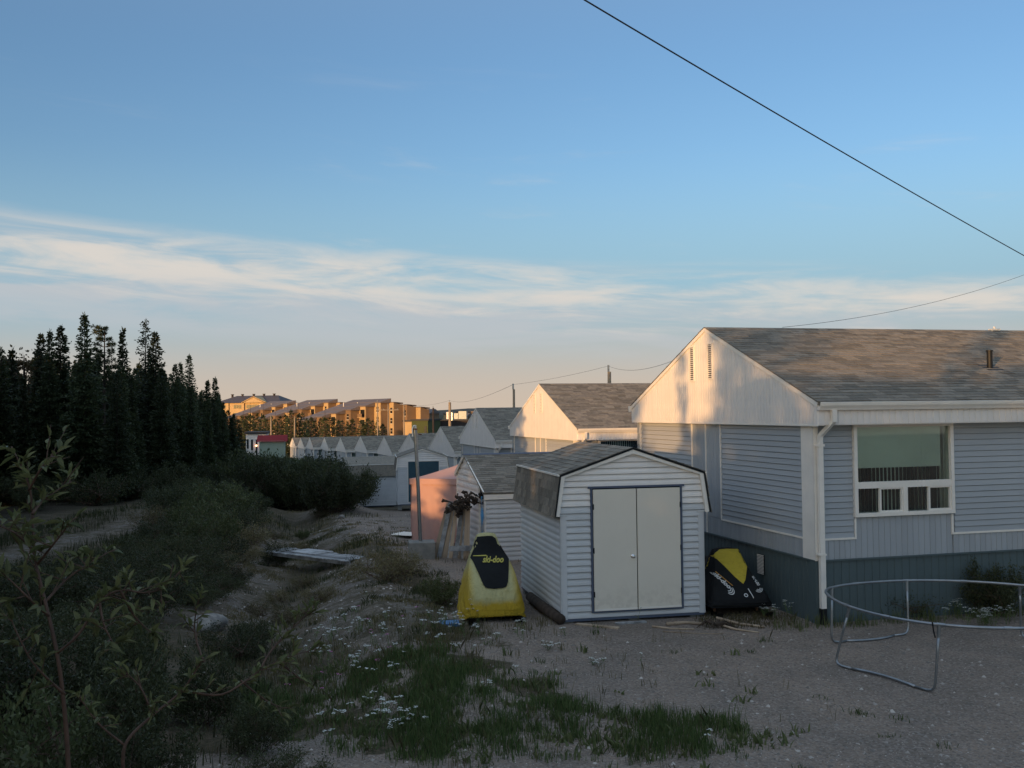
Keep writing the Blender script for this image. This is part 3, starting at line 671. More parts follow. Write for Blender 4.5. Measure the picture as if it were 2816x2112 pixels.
rk = MB(); rk.bar((-.035, -.07, fe-.01), (-.035, ry, rz_-.01), .03, .05); rk.bar((-.035, ry, rz_-.02), (-.035, bz+.1, re_-.07), .035, .09); rk.build('rake_trim', M_TRIM, ms)
rf = MB(); rf.prism([(-.08, fe-.02), (ry, rz_+.012), (bz+.12, re_-.07), (bz+.12, re_-.11), (ry, rz_-.035), (-.08, fe-.06)], -.05, Ls+.1, Mx); fixn(rf.build('roof', M_SHIN, ms))
sg = Sink('shingle', M_SHIN, ms, 300); sln = math.hypot(ry+.08, rz_-fe+.03)
shingle_roof(sg, slope_matrix((-.06, -.095, fe-.022), (1, 0, 0), (0, ry+.08, rz_-fe+.03)), Ls+.16, sln, .12, .25, lambda x, r: True, seed=21); sg.done()
cp = MB(); cp.prism([(ry-.09, rz_-.005), (ry, rz_+.028), (ry+.09, rz_-.01), (ry, rz_+.012)], -.06, Ls+.1, Mx); fixn(cp.build('ridge_cap', M_DARKT, ms))
M_TARP = mat('blue_tarp', (.10, .30, .55), .5, .2, 5, .3, 20)
tv = []; tf = []
for i in range(15):
    z = fe-.10-i*.088; wd = .085*(1-.7*abs(i/14-.35)**1.3)+.01*math.sin(i*1.7)
    for j in range(4): tv.append((-.075-.02*math.sin(i*.9+j)-.005*j, -.055+wd*(j/3-.75)+.02*math.sin(i*.8), z+.01*math.sin(j*2.)))
for i in range(14):
    for j in range(3): tf.append((i*4+j, i*4+j+1, i*4+j+5, i*4+j+4))
tp = linkm('tarp', mesh('tarp', tv, tf), M_TARP, None, Matrix.Translation((-.72, 24.75, -.03)) @ Matrix.Rotation(R_(15), 4, 'Z')); so_ = tp.modifiers.new('s', 'SOLIDIFY'); so_.thickness = .004
tag(tp, 'narrow scrap of blue tarp hanging from the corner of the low shed', 'tarp')
mb = MB(); mb.tube([(0, 0, 0), (0, 0, .30)], .035, 8); mb.box(-.11, .11, -.09, .09, .30, .33); mb.box(-.08, .08, -.06, .06, .33, .40); mb.box(-.14, .14, -.11, .11, .40, .425)
hp = PD(1212, 985, 27.2); 
fx = mb.build('flue_cap', M_GALV, None, Matrix.Translation((hp.x, hp.y, hp.z-.25)) @ Matrix.Rotation(R_(12), 4, 'Z')); fx.parent = ms; fx.matrix_local = (Matrix.Translation((-.72, 24.75, -.03)) @ Matrix.Rotation(R_(15), 4, 'Z')).inverted() @ Matrix.Translation((hp.x, hp.y, hp.z-.25))

# ------------------------------------------------------------------ pink canvas shelter
tn = empty('canvas_shelter', (-3.0, 29.3, g1(-3., 29.3)+.04), R_(-17), 'faded pink canvas shelter with a peaked roof between the low shed and the steel post', 'shelter')
hA, sz, pk = 1.86, 3.1, 2.40
v = []; f = []; nu, nv = 64, 20
def side_pts(y0, fold):
    for j in range(nv+1):
        for i in range(nu+1):
            u = i/nu; w = j/nv; x = u*sz
            y = .035*math.sin(x*9+2*w)*(.3+w*0+.7*(1-w))+.02*math.sin(x*23+w*5)*(1-w)+.05*math.exp(-((x-1.55)/.08)**2)*(-1)
            sag = max(0., math.sin(min(1, max(0, (x-1.2)/1.25))*math.pi)); y -= .07*sag*math.exp(-((w-(.93-.30*sag))/.07)**2)
            v.append((x+.01*math.sin(w*9), y, w*hA))
    for j in range(nv):
        for i in range(nu): a = j*(nu+1)+i; f.append((a, a+1, a+nu+2, a+nu+1))
side_pts(0, 1)
wme = mesh('canvas_wall', v, f)
for Mt in (Matrix.Identity(4), Matrix.Translation((0, sz, 0)) @ Matrix.Rotation(R_(-90), 4, 'Z'), Matrix.Translation((sz, 0, 0)) @ Matrix.Rotation(R_(90), 4, 'Z'), Matrix.Translation((sz, sz, 0)) @ Matrix.Rotation(R_(180), 4, 'Z')):
    linkm('canvas_wall', wme, M_TENT, tn, Mt, smooth=True)
v = []; f = []; n = 24
for j in range(n+1):
    for i in range(n+1):
        x, y = i/n*2-1, j/n*2-1; r = max(abs(x), abs(y)); z = hA+(pk-hA)*(1-r)**1.25+.02*math.sin(9*x)*r*(1-r)
        v.append(((x*1.02+1)/2*sz, (y*1.02+1)/2*sz, z))
for j in range(n):
    for i in range(n): a = j*(n+1)+i; f.append((a, a+1, a+n+2, a+n+1))
linkm('canopy', mesh('canopy', v, f), M_TENT, tn, smooth=True)
vl = MB()
e = .035
for a, b in (((-e, -e), (sz+e, -e)), ((sz+e, -e), (sz+e, sz+e)), ((sz+e, sz+e), (-e, sz+e)), ((-e, sz+e), (-e, -e))):
    A, B = Vector((*a, 0)), Vector((*b, 0)); n = 30; pv = []
    for i in range(n+1):
        q = A.lerp(B, i/n); o_ = .010*math.sin(i*1.3); pv += [(q.x+o_, q.y+o_, hA-.17), (q.x, q.y, hA+.0)]
    vl.add(pv, [(2*i, 2*i+2, 2*i+3, 2*i+1) for i in range(n)])
vl.build('valance', M_TENT, tn, smooth=True)
cx = sz/2; vt = MB(); q = .62
for a, b in ((-1, -1), (1, -1), (1, 1), (-1, 1)): pass
vt.add([(cx-q, cx-q, pk-.27), (cx+q, cx-q, pk-.27), (cx+q, cx+q, pk-.27), (cx-q, cx+q, pk-.27), (cx, cx, pk+.10)], [(0, 1, 4), (1, 2, 4), (2, 3, 4), (3, 0, 4)])
vt.build('vent_cap', M_TENT, tn)
M_DPINK = mat('maroon_mesh', (.18, .055, .045), .8, .2)
vt = MB(); q = .55; vt.add([(cx-q, cx-q, pk-.44), (cx+q, cx-q, pk-.44), (cx+q, cx+q, pk-.44), (cx-q, cx+q, pk-.44), (cx, cx, pk+.02)], [(0, 1, 4), (1, 2, 4), (2, 3, 4), (3, 0, 4)]); vt.build('vent_mesh', M_DPINK, tn)
for z in (.35, .82, 1.28):
    k = MB(); k.tube([(1.58, -.075, z), (1.68, -.085, z-.005)], .014, 6); k.build('toggle', M_BLK, tn)

# ------------------------------------------------------------------ steel post on concrete block
bp = P0 = T(910, 1208); bx = empty('steel_post', (bp.x-.01, bp.y+.25, bp.z-.02), R_(8), 'tall leaning galvanised steel post set in a square concrete block', 'post')
cb = MB(); cb.box(-.33, .33, -.3, .3, -.25, .44); o = cb.build('concrete_block', M_CONC, bx); bv = o.modifiers.new('b', 'BEVEL'); bv.width = .02; bv.segments = 2
pt = MB(); pt.tube([(-.03, 0, .43), (-.075, 0, 1.8), (-.135, 0, 3.28)], .046, 14); pt.build('pole', M_GALV, bx, smooth=False)
k = MB(); k.tube([(-.133, 0, 3.26), (-.135, 0, 3.30)], .058, 12); k.tube([(-.06, -.02, 3.15), (.03, -.02, 3.14)], .012, 6); k.build('collar', mat('rust', (.16, .06, .03), .8, .3), bx)
k = MB(); k.tube([(-.20, -.05, 3.10), (-.215, -.05, 3.28), (-.18, -.05, 3.37), (-.13, -.03, 3.37)], .018, 8); k.tube([(-.13, 0, 3.30), (-.135, 0, 3.38)], .03, 10); k.build('cap_fitting', M_TRIM, bx)

# ------------------------------------------------------------------ white corrugated sheets on the ground
rg = random.Random(5)
c0 = T(895, 1160)
pile = [(0, 0, 0), (.22, -.42, .03), (.42, -.78, .05), (-.05, .9, -.01)]
for k, (dx, dy, dz) in enumerate(pile):
    v = []; f = []; n = 26; ln, wd = (1.5, .75) if k < 3 else (.5, .6)
    for i in range(n+1):
        for j in range(2): v.append(((j-.5)*ln, (i/n-.5)*wd, .018*math.sin(i*math.pi/2)))
    for i in range(n): f.append((2*i, 2*i+1, 2*i+3, 2*i+2))
    x, y = c0.x+dx*1.0+.05, c0.y+dy; o = linkm('roofing_sheet', mesh('roofing_sheet', v, f), M_TRIM, None, Matrix.Translation((x, y, g1(x, y)+.06+dz)) @ Matrix.Rotation(R_(-28+9*k), 4, 'Z') @ Matrix.Rotation(R_(2), 4, 'Y'))
    sm = o.modifiers.new('s', 'SOLIDIFY'); sm.thickness = .006
    tag(o, ['white corrugated sheet on the ground, farthest left of the pile by the post', 'white corrugated sheet lying in the middle of the pile before the pink shelter', 'white corrugated sheet nearest the concrete block in the pile', 'small white sheet on the ground at the left edge of the pink shelter'][k], 'sheet', 'white corrugated sheets on the ground')

# ------------------------------------------------------------------ boards leaning against the low shed
bs = T(975, 1203); rb = random.Random(3)
PL = [(.02, 1.32, .10, 0), (.10, 1.30, .05, 0), (.17, 1.36, .11, 1), (.27, 1.30, .05, 0), (.34, 1.38, .12, 0), (.45, 1.32, .05, 1), (.52, 1.33, .09, 0), (.66, 1.34, .10, 1), (.78, 1.25, .04, 0), (.88, 1.2, .05, 1), (.97, 1.42, .10, 0), (1.06, 1.5, .05, 0)]
for k, (x, ln, w_, g) in enumerate(PL):
    mb = MB(); n = 6
    for i in range(n): mb.box(-w_/2, w_/2, -.018, .018, i*ln/n, (i+1)*ln/n)
    mb = MB(); mb.box(-w_/2, w_/2, -.018, .018, 0, ln*1.1)
    lean = .30*(1-x/1.2)
    o = mb.build('plank', M_WOODG if g else M_WOOD, None, Matrix.Translation((bs.x-.46+x*.86, bs.y-.10-.30*x+rb.uniform(-.04, .04), bs.z-.03)) @ Matrix.Rotation(lean*.9+rb.uniform(-.03, .03), 4, 'Y') @ Matrix.Rotation(-.12+rb.uniform(-.03, .03), 4, 'X') @ Matrix.Rotation(rb.uniform(-.4, .4), 4, 'Z'))
    tag(o, ['leftmost wide rough plank in the wood stack leaning by the low shed', 'thin edge-on plank second from the left in the wood stack', 'wide grey plank third from the left in the wood stack', 'thin brown plank just right of the wide grey plank in the stack', 'broad pale plank in the left half of the wood stack', 'thin grey plank in the middle of the wood stack', 'brown plank just right of the stack middle', 'wide grey plank in the right half of the wood stack', 'thin plank under the root tangle in the stack', 'short thin grey plank under the root tangle', 'tall orange brown plank near the shed in the wood stack', 'tallest thin plank closest to the shed corner in the stack'][k], 'plank', 'planks leaning by the low shed')
mb = MB(); mb.box(-.05, 1.0, -.02, .02, 0, .13); tag(mb.build('plank', M_WOODG, None, Matrix.Translation((bs.x+.05, bs.y-.55, bs.z+.22)) @ Matrix.Rotation(-.02, 4, 'Y')), 'horizontal grey plank across the foot of the wood stack', 'plank')
# root tangle on top
mb = MB(); r2 = random.Random(9)
for k in range(42):
    c = Vector((bs.x+.30+r2.gauss(0, .22), bs.y-.35+r2.gauss(0, .08), bs.z+1.46+r2.gauss(0, .07))); c.z += (c.x-bs.x-.4)*.55
    pts = [c]
    for i in range(4): pts.append(pts[-1]+Vector((r2.uniform(-.1, .1), r2.uniform(-.05, .05), r2.uniform(-.07, .07))))
    mb.tube(pts, [r2.uniform(.012, .045) for _ in range(5)], 6)
tag(mb.build('driftwood', M_BARK), 'gnarled tangle of dark roots resting on top of the leaning planks', 'driftwood')

# ------------------------------------------------------------------ slatted boardwalk over the ditch
pa, pb = T(572, 1222), T(756, 1219); pa.z = pb.z = max(pa.z, pb.z)-.01; dv = pb-pa
bw = empty('boardwalk', pa, math.atan2(dv.y, dv.x), 'grey slatted wooden boardwalk lying across the sandy ditch', 'boardwalk')
Lw = dv.length; wd = .8; n = 21; x = 0
for k in range(n):
    w_ = .115 if not (5 <= k <= 12) else .125
    o = MB().box(0, w_, -.02, wd+rb.uniform(-.05, .05), .06, .085).build('slat', M_WOODG, bw, Matrix.Translation((x, rb.uniform(-.03, .02), 0)) @ Matrix.Rotation(rb.uniform(-.03, .03), 4, 'Z'))
    x += Lw/n*(1.25 if k < 5 else .88)
for y in (.06, wd/2, wd-.08): MB().box(-.02, x, y, y+.05, -.03, .058).build('bearer', M_WOODG, bw)
MB().box(.75, 1.75, .20, .85, .088, .108).build('cover_sheet', M_WOODG, bw, Matrix.Rotation(.02, 4, 'Z'))

# ------------------------------------------------------------------ trampoline frame
TR = [(4.76, 15.2), (4.95, 15.75), (5.5, 16.15), (6.4, 16.38), (7.3, 16.25), (8.1, 15.75), (8.55, 14.95), (8.45, 14.05), (7.9, 13.3), (7.1, 12.88), (6.3, 12.80), (5.55, 13.05), (5.05, 13.6), (4.77, 14.4)]
def crom(P, n=10, closed=True):
    out = []; m = len(P)
    for i in range(m if closed else m-1):
        if closed: p0, p1, p2, p3 = (P[(i-1) % m], P[i], P[(i+1) % m], P[(i+2) % m])
        else: p0, p1, p2, p3 = P[max(i-1, 0)], P[i], P[i+1], P[min(i+2, m-1)]
        for k in range(n):
            t = k/n; out.append(tuple(.5*((2*b)+(-a+c)*t+(2*a-5*b+4*c-d)*t*t+(-a+3*b-3*c+d)*t**3) for a, b, c, d in zip(p0, p1, p2, p3)))
    if not closed: out.append(tuple(P[-1]))
    return out
tg = g1(6.5, 14.5); zr = .80
tb = empty('trampoline_frame', (6.6, 14.6, tg), 0, 'bare galvanised trampoline frame without its mat on the gravel yard', 'trampoline')
ringp = crom([(x-6.6, y-14.6, zr-tg) for x, y in TR], 8)
nseg = 14; per = len(ringp)//nseg
for k in range(nseg):
    pts = [ringp[(k*per+i) % len(ringp)] for i in range(per+1)]
    MB().tube(pts, .021, 10).build('ring_tube', M_GALV, tb, smooth=True)
    q0, q1 = Vector(pts[0]), Vector(pts[1]); dd = (q1-q0).normalized()*.05
    MB().tube([q0-dd, q0+dd], .025, 10).build('ring_joint', M_GALV, tb)
def uleg(a, b, fa, fb, out):
    a, b, fa, fb = [Vector((x-6.6, y-14.6, z-tg)) for x, y, z in (a, b, fa, fb)]
    m = (fb-fa).normalized(); up_a = (a-fa).normalized(); up_b = (b-fb).normalized()
    for top, foot, mm in ((a, fa, m), (b, fb, -m)):
        up = (top-foot).normalized(); c = foot+up*.12; d = foot+mm*.12
        pts = [top+Vector((0, 0, -.02)), top.lerp(c, .5), c, foot+up*.05+mm*.015, foot+up*.015+mm*.05, d, foot.lerp(foot+mm*.3, 1)]
        MB().tube(pts, .018, 10).build('leg', M_GALV, tb, smooth=True)
        MB().tube([top+Vector((0, 0, -.005)), top.lerp(c, .22)], .0225, 10).build('leg_socket', M_GALV, tb)
    p0, p1 = fa+m*.3, fb-m*.3; n = 8
    mid = (p0+p1)/2+out
    q = [p0*(1-t)**2+mid*2*t*(1-t)+p1*t*t for t in [i/n for i in range(n+1)]]
    MB().tube(q, .0205, 10).build('base_tube', M_GALV, tb, smooth=True)
gzv = lambda x, y: g1(x, y)+.02
def P3(x, y): return (x, y, gzv(x, y))
uleg((4.80, 14.35, zr), (5.53, 13.06, zr), P3(4.62, 14.5), P3(5.45, 13.05), Vector((.06, .12, .02)))
uleg((5.02, 15.82, zr), (6.42, 16.37, zr), P3(4.97, 15.75), P3(6.40, 16.3), Vector((.1, -.15, .0)))
uleg((8.0, 15.85, zr), (8.57, 14.7, zr), P3(8.08, 16.0), P3(8.7, 14.7), Vector((-.1, -.05, .0)))
uleg((6.9, 12.84, zr), (8.1, 13.5, zr), P3(6.9, 12.75), P3(8.2, 13.4), Vector((0, .1, 0)))
k = MB(); k.tube([(5.45-6.6, 13.08-14.6, zr-tg+.03), (5.46-6.6, 13.07-14.6, zr-tg-.08), (5.48-6.6, 13.07-14.6, zr-tg-.17)], .010, 6); k.build('strap', M_BLK, tb)

# ------------------------------------------------------------------ covered snowmobiles
def fabric(name, col, faded, ax):       # two cloth colours: sun-bleached where the cloth faces the sky in daily use
    m = bpy.data.materials.new(name); m.use_nodes = True; t = m.node_tree; b = t.nodes['Principled BSDF']
    b.inputs['Roughness'].default_value = .75; b.inputs['Specular IOR Level'].default_value = .25
    tcn = t.nodes.new('ShaderNodeTexCoord'); sx = t.nodes.new('ShaderNodeSeparateXYZ'); t.links.new(tcn.outputs['Object'], sx.inputs[0])
    nf = noise(t, tcn.outputs['Object'], 5, 5, .6)
    z = mth(t, 'ADD', sx.outputs[2], mth(t, 'MULTIPLY', mth(t, 'SUBTRACT', nf, .5), .22))
    f = mth(t, 'MULTIPLY', mapr(t, z, ax[0], ax[1]), mapr(t, mth(t, 'ABSOLUTE', sx.outputs[0]), ax[2], ax[3]))
    c = mixc(t, f, col, faded); c = mixc(t, mapr(t, nf, .5, .75, 0, .35), c, tuple(x*.6 for x in col))
    t.links.new(c, b.inputs['Base Color'])
    bn = t.nodes.new('ShaderNodeBump'); bn.inputs['Strength'].default_value = .9; bn.inputs['Distance'].default_value = .06
    mp = t.nodes.new('ShaderNodeMapping'); mp.inputs['Scale'].default_value = (3, 3, 1); t.links.new(tcn.outputs['Object'], mp.inputs[0])
    t.links.new(noise(t, mp.outputs[0], 3.2, 4, .6, .8), bn.inputs['Height']); t.links.new(bn.outputs[0], b.inputs['Normal'])
    return m
M_YEL = fabric('yellow_cover', (.50, .33, .028), (.50, .45, .22), (.28, .42, .50, .30))
M_YEL2 = fabric('yellow_panel', (.56, .42, .045), (.5, .45, .2), (9, 10, 1, .5))
M_BLKC = mat('black_cloth', (.012, .013, .014), .8, .3, 6, .3, 14, spec=.2)
M_LOGO = mat('yellow_print', (.52, .45, .10), .7, .05); M_LOGW = mat('white_print', (.62, .62, .60), .7, .05); M_LOGO2 = mat('orange_print', (.55, .28, .05), .7, .05)
def cover_mesh(prof, seed, nseg=56):
    """prof rows: y, half width at hem, z hem, z top, half width of the top, squareness"""
    rgs = random.Random(seed); v = []; f = []; rows = crom(prof, 5, False)
    for (y, wh, zh, zt, wt, sq) in rows:
        for i in range(nseg+1):
            u = i/nseg*2-1; s = 1 if u >= 0 else -1; a = abs(u)
            if a >= .35: k = .93*(1-(a-.35)/.65); x = s*(wt+(wh-wt)*(1-(k/.93)**1.55))
            else: q = a/.35; x = s*wt*(1-(1-q)**1.6); k = .93+.07*math.sqrt(1-q*q)
            z = zh+(zt-zh)*k
            fold = .026*math.sin(a*31+y*3+seed)*(1-k)**1.5*1.4+.012*math.sin(a*67+y*5)*(1-k)**2+.010*math.sin(y*21+a*9)*(1-k)
            v.append((x*(1+fold*1.6), y+fold*1.0, z+.012*math.sin(y*17+u*13)*(1-k)))
    n = nseg+1
    for j in range(len(rows)-1):
        for i in range(nseg): f.append((j*n+i, j*n+i+1, (j+1)*n+i+1, (j+1)*n+i))
    f.append(tuple(range(nseg, -1, -1))); f.append(tuple(range((len(rows)-1)*n, len(rows)*n)))
    me = mesh('cover', v, f); bm = bmesh.new(); bm.from_mesh(me); bmesh.ops.recalc_face_normals(bm, faces=bm.faces); bm.to_mesh(me); bm.free(); return me
def drape(me, pts2, faces, off=.008, dirv=Vector((0, 1, 0)), M=None):
    bvh = BVHTree.FromPolygons([v.co[:] for v in me.vertices], [p.vertices[:] for p in me.polygons])
    out = []; bad = set()
    for i, (x, z) in enumerate(pts2):
        o = Vector((x, -3, z)) if M is None else M(x, z)
        h = bvh.ray_cast(o, dirv); q = 0
        while h[0] is None and q < 25: q += 1; o = o-Vector((.006 if o.x > 0 else -.006, 0, .002)); h = bvh.ray_cast(o, dirv)
        if h[0] is None: out.append((0, 0, 0)); bad.add(i)
        else:
            n = h[1] if h[1].dot(dirv) < 0 else -h[1]
            out.append(tuple(h[0]-dirv*off*.6+n*off*.5))
    return out, [q for q in faces if not any(i in bad for i in q)]
def fill_poly(poly, step=.035):         # grid triangles clipped roughly: polygon triangulated after dense grid cut
    bm = bmesh.new(); vs = [bm.verts.new((x, 0, z)) for x, z in poly]; bm.faces.new(vs)
    xs = [p[0] for p in poly]; zs = [p[1] for p in poly]
    x = min(xs)+step
    while x < max(xs): bmesh.ops.bisect_plane(bm, geom=bm.verts[:]+bm.edges[:]+bm.faces[:], plane_co=(x, 0, 0), plane_no=(1, 0, 0)); x += step
    z = min(zs)+step
    while z < max(zs): bmesh.ops.bisect_plane(bm, geom=bm.verts[:]+bm.edges[:]+bm.faces[:], plane_co=(0, 0, z), plane_no=(0, 0, 1)); z += step
    bm.verts.index_update(); P = [(v.co.x, v.co.z) for v in bm.verts]; Fc = [[v.index for v in fc.verts] for fc in bm.faces]; bm.free(); return P, Fc
def text_mesh(txt, size, shear=.35, bold=.012):
    cu = bpy.data.curves.new('t', 'FONT'); cu.body = txt; cu.size = size; cu.shear = shear; cu.offset = bold; cu.align_x = 'CENTER'; cu.resolution_u = 3
    o = bpy.data.objects.new('t', cu); C.objects.link(o); bpy.context.view_layer.update()
    me = bpy.data.meshes.new_from_object(o.evaluated_get(bpy.context.evaluated_depsgraph_get())); bpy.data.objects.remove(o)
    P = [(v.co.x, v.co.y) for v in me.vertices]; Fc = [list(p.vertices) for p in me.polygons]; return P, Fc
def snow_under(par, front, wid, M_under=M_BLK):
    for sg in (-1, 1):
        mb = MB(); xk = sg*wid
        mb.add([(xk-.07, -.05, .0), (xk+.07, -.05, .0), (xk+.07, 1.0, .0), (xk-.07, 1.0, .0), (xk-.06, -.05, .03), (xk+.06, -.05, .03), (xk+.06, 1.0, .03), (xk-.06, 1.0, .03), (xk-.05, -.28, .16), (xk+.05, -.28, .16)],
               [(0, 1, 2, 3), (4, 7, 6, 5), (0, 4, 5, 1), (1, 5, 6, 2), (2, 6, 7, 3), (3, 7, 4, 0), (4, 5, 9, 8), (0, 8, 9, 1)])
        s = mb.build('ski', M_under, par, Matrix.Translation((0, front, -.02)))
        mb = MB(); mb.bar((xk*.9, front+.42, .02), (xk*.75, front+.5, .45), .035); mb.build('ski_strut', mat('dull_orange_metal', (.35, .20, .13), .5, .2), s).parent = par
    mb = MB(); mb.box(-.20, .20, .9, 2.7, .0, .30); mb.build('track', M_under, par)
# yellow one, left of the shed
sy = T(1068, 1346)
s1 = empty('snowmobile', (sy.x, sy.y+.1, sy.z), R_(8), 'snowmobile under a faded yellow cover with black windshield panel, left of the nearest shed', 'snowmobile')
cm = cover_mesh([(-.04, .46, .10, .42, .34, 2.3), (.03, .53, .05, .55, .42, 2.6), (.14, .57, .03, .68, .44, 2.7), (.36, .58, .02, .84, .43, 2.6), (.62, .57, .04, 1.00, .38, 2.5), (.82, .56, .05, 1.10, .33, 2.4), (.93, .55, .06, 1.26, .24, 2.4), (1.02, .54, .06, 1.39, .20, 2.5), (1.20, .52, .07, 1.43, .19, 2.5), (1.45, .50, .08, 1.28, .21, 2.4), (1.8, .42, .10, 1.0, .22, 2.4), (2.4, .38, .12, .85, .22, 2.4), (2.8, .33, .14, .72, .18, 2.2)], 1)
linkm('cover', cm, M_YEL, s1, smooth=True)
PT = [(-.155, .60), (-.20, .66), (-.335, .995), (-.42, 1.10), (-.33, 1.19), (-.29, 1.18), (-.27, 1.34), (-.235, 1.385), (-.10, 1.40), (.0, 1.405), (.10, 1.40), (.165, 1.36), (.195, 1.255), (.30, 1.21), (.41, 1.08), (.37, .98), (.285, .68), (.24, .605), (.16, .585), (0, .58)]
PT = [(x*.93, z*.985) for x, z in PT]
P2, F2 = fill_poly(PT); V2, F2 = drape(cm, P2, F2, .020); linkm('windshield_panel', mesh('windshield_panel', V2, F2), M_BLKC, s1, smooth=True)
P2, F2 = text_mesh('ski-doo', .125, .5, .004); P2 = [(x+.045, z+.955-.03*x) for x, z in P2]; V2, F2 = drape(cm, P2, F2, .036); linkm('lettering', mesh('lettering', V2, F2), M_LOGO, s1)
P2, F2 = fill_poly([(-.30, 1.045), (-.28, 1.055), (-.06, 1.062), (-.04, 1.05), (-.06, 1.045)], .05); V2, F2 = drape(cm, P2, F2, .036); linkm('logo_stroke', mesh('logo_stroke', V2, F2), M_LOGO, s1)
snow_under(s1, -.05, .42)
# black one, right of the shed
s2p = T(1592, 1334)
cov2s = .90
s2 = empty('snowmobile', (s2p.x+.10, s2p.y+.12, s2p.z), R_(2), 'snowmobile under a black cover with yellow hood wedge, squeezed between shed and house', 'snowmobile')
cm2 = cover_mesh([(-.02, .50, .18, .34, .42, 3), (.06, .55, .17, .42, .46, 2.6), (.25, .58, .16, .56, .43, 2.4), (.5, .57, .16, .76, .34, 2.3), (.75, .54, .18, .97, .28, 2.3), (.95, .52, .20, 1.13, .25, 2.4), (1.12, .50, .20, 1.19, .24, 2.4), (1.35, .47, .2, 1.05, .24, 2.4), (1.7, .44, .2, .93, .22, 2.4), (2.5, .36, .22, .80, .2, 2.4)], 4)
linkm('cover', cm2, M_BLKC, s2, smooth=True)
WP = [(.075, .60), (.12, .66), (.20, .86), (.235, 1.00), (.225, 1.10), (.16, 1.155), (0, 1.165), (-.14, 1.155), (-.235, 1.10), (-.30, 1.03), (-.24, 1.00), (-.14, .88), (-.02, .72), (.04, .64)]
WP = [((x*(1.3 if x > 0 else 1.0)+.02), .60+(z-.60)*1.05-.02) for x, z in WP]
P2, F2 = fill_poly(WP); V2, F2 = drape(cm2, P2, F2, .010); linkm('hood_wedge', mesh('hood_wedge', V2, F2), M_YEL2, s2, smooth=True)
P2, F2 = fill_poly([(-.40, .86), (-.30, 1.01), (-.37, 1.00), (-.50, .98), (-.52, .80)]); V2, F2 = drape(cm2, P2, F2, .010); linkm('side_wedge', mesh('side_wedge', V2, F2), M_YEL2, s2, smooth=True)
def place2(P, x, z, a): ca_, sa_ = math.cos(a), math.sin(a); return [(x+p*ca_-q*sa_, z+p*sa_+q*ca_) for p, q in P]
P2, F2 = text_mesh('ski-doo', .105, .3, .004)
V2, f2 = drape(cm2, place2(P2, -.265, .625, R_(-50)), F2, .016); linkm('lettering', mesh('lettering', V2, f2), M_LOGW, s2)
V2, f2 = drape(cm2, place2([(p*.5, q) for p, q in P2], .335, .62, R_(-74)), F2, .016); linkm('lettering', mesh('lettering', V2, f2), M_LOGW, s2)
def arcs(cx, cz, a, k):
    out = []
    for r in (.05, .075, .10):
        n = 10; po = [(cx+math.cos(t)*r*1.25*k, cz+math.sin(t)*r*.8) for t in [(-1.1+2.2*i/n) for i in range(n+1)]]; pi_ = [(cx+math.cos(t)*(r-.012)*1.25*k, cz+math.sin(t)*(r-.012)*.8) for t in [(-1.1+2.2*i/n) for i in range(n+1)]]
        out.append(([*po, *pi_], [(i, i+1, n+2+i, n+1+i) for i in range(n)]))
    return out
for (cx_, cz_, a, k) in ((-.18, .52, R_(-50), 1), (.352, .515, R_(-74), .6)):
    mv, mf = [], []
    for P_a, F_a in arcs(0, 0, 0, k): n = len(mv); mv += P_a; mf += [tuple(i+n for i in q) for q in F_a]
    V2, f2 = drape(cm2, place2(mv, cx_, cz_, a), mf, .014); linkm('logo_arcs', mesh('logo_arcs', V2, f2), M_LOGW, s2)
P2, F2 = fill_poly(place2([(-.18, .035), (.14, .06), (.15, .07), (-.18, .05)], -.22, .62, R_(-50)), .05); V2, F2 = drape(cm2, P2, F2, .014); linkm('logo_stroke', mesh('logo_stroke', V2, F2), M_LOGO2, s2)
P2, F2 = fill_poly([(.165, .50), (.18, .505), (.225, .36), (.215, .345), (.19, .42)], .04); V2, F2 = drape(cm2, P2, F2, .014); linkm('white_flash', mesh('white_flash', V2, F2), M_LOGW, s2)
n = 16; mv = [(.10+.036*math.cos(6.283*i/n), .40+.030*math.sin(6.283*i/n)) for i in range(n)]+[(.10+.02*math.cos(6.283*i/n), .40+.016*math.sin(6.283*i/n)) for i in range(n)]
V2, F2 = drape(cm2, mv, [(i, (i+1) % n, n+(i+1) % n, n+i) for i in range(n)], .014); linkm('round_badge', mesh('round_badge', V2, F2), M_LOGW, s2)
snow_under(s2, -.05, .42)

s2.scale = (1.04, 1, cov2s)
# ------------------------------------------------------------------ yard litter
def stick(pts, r, lab, m=M_WOOD, cat='branch', name='branch', group=None):
    P = [T(*q) if len(q) == 2 else T(q[0], q[1])+Vector((0, 0, q[2])) for q in pts]
    for p in P: p.z += r
    o = MB().tube(P, [r*(1-.35*i/(len(P)-1)) for i in range(len(P))], 7).build(name, m, None, smooth=True); return tag(o, lab, cat, group)
def plank(a, b, w_, lab, th=.03, m=M_WOOD, lift=0.):
    A, B = T(*a), T(*b); A.z += th/2+lift; B.z += th/2+lift; d = B-A
    o = MB().box(0, d.length, -w_/2, w_/2, -th/2, th/2).build('plank', m, None, Matrix.Translation(A) @ d.to_track_quat('X', 'Z').to_matrix().to_4x4()); return tag(o, lab, 'plank')
plank((1245, 1350), (1336, 1359), .10, 'pale plank on the gravel under the left half of the shed front')
plank((1330, 1349), (1395, 1345), .09, 'dark plank lying under the middle of the shed front', m=M_WOODG)
stick([(1409, 1356), (1450, 1361), (1500, 1362)], .022, 'pale stripped branch on the gravel, left end of the stick litter')
stick([(1432, 1366), (1500, 1370), (1562, 1371)], .014, 'long thin straight stick nearest the camera in the stick litter')
stick([(1548, 1345, .05), (1600, 1352), (1652, 1358)], .03, 'long grey branch pointing right from the dry stump')
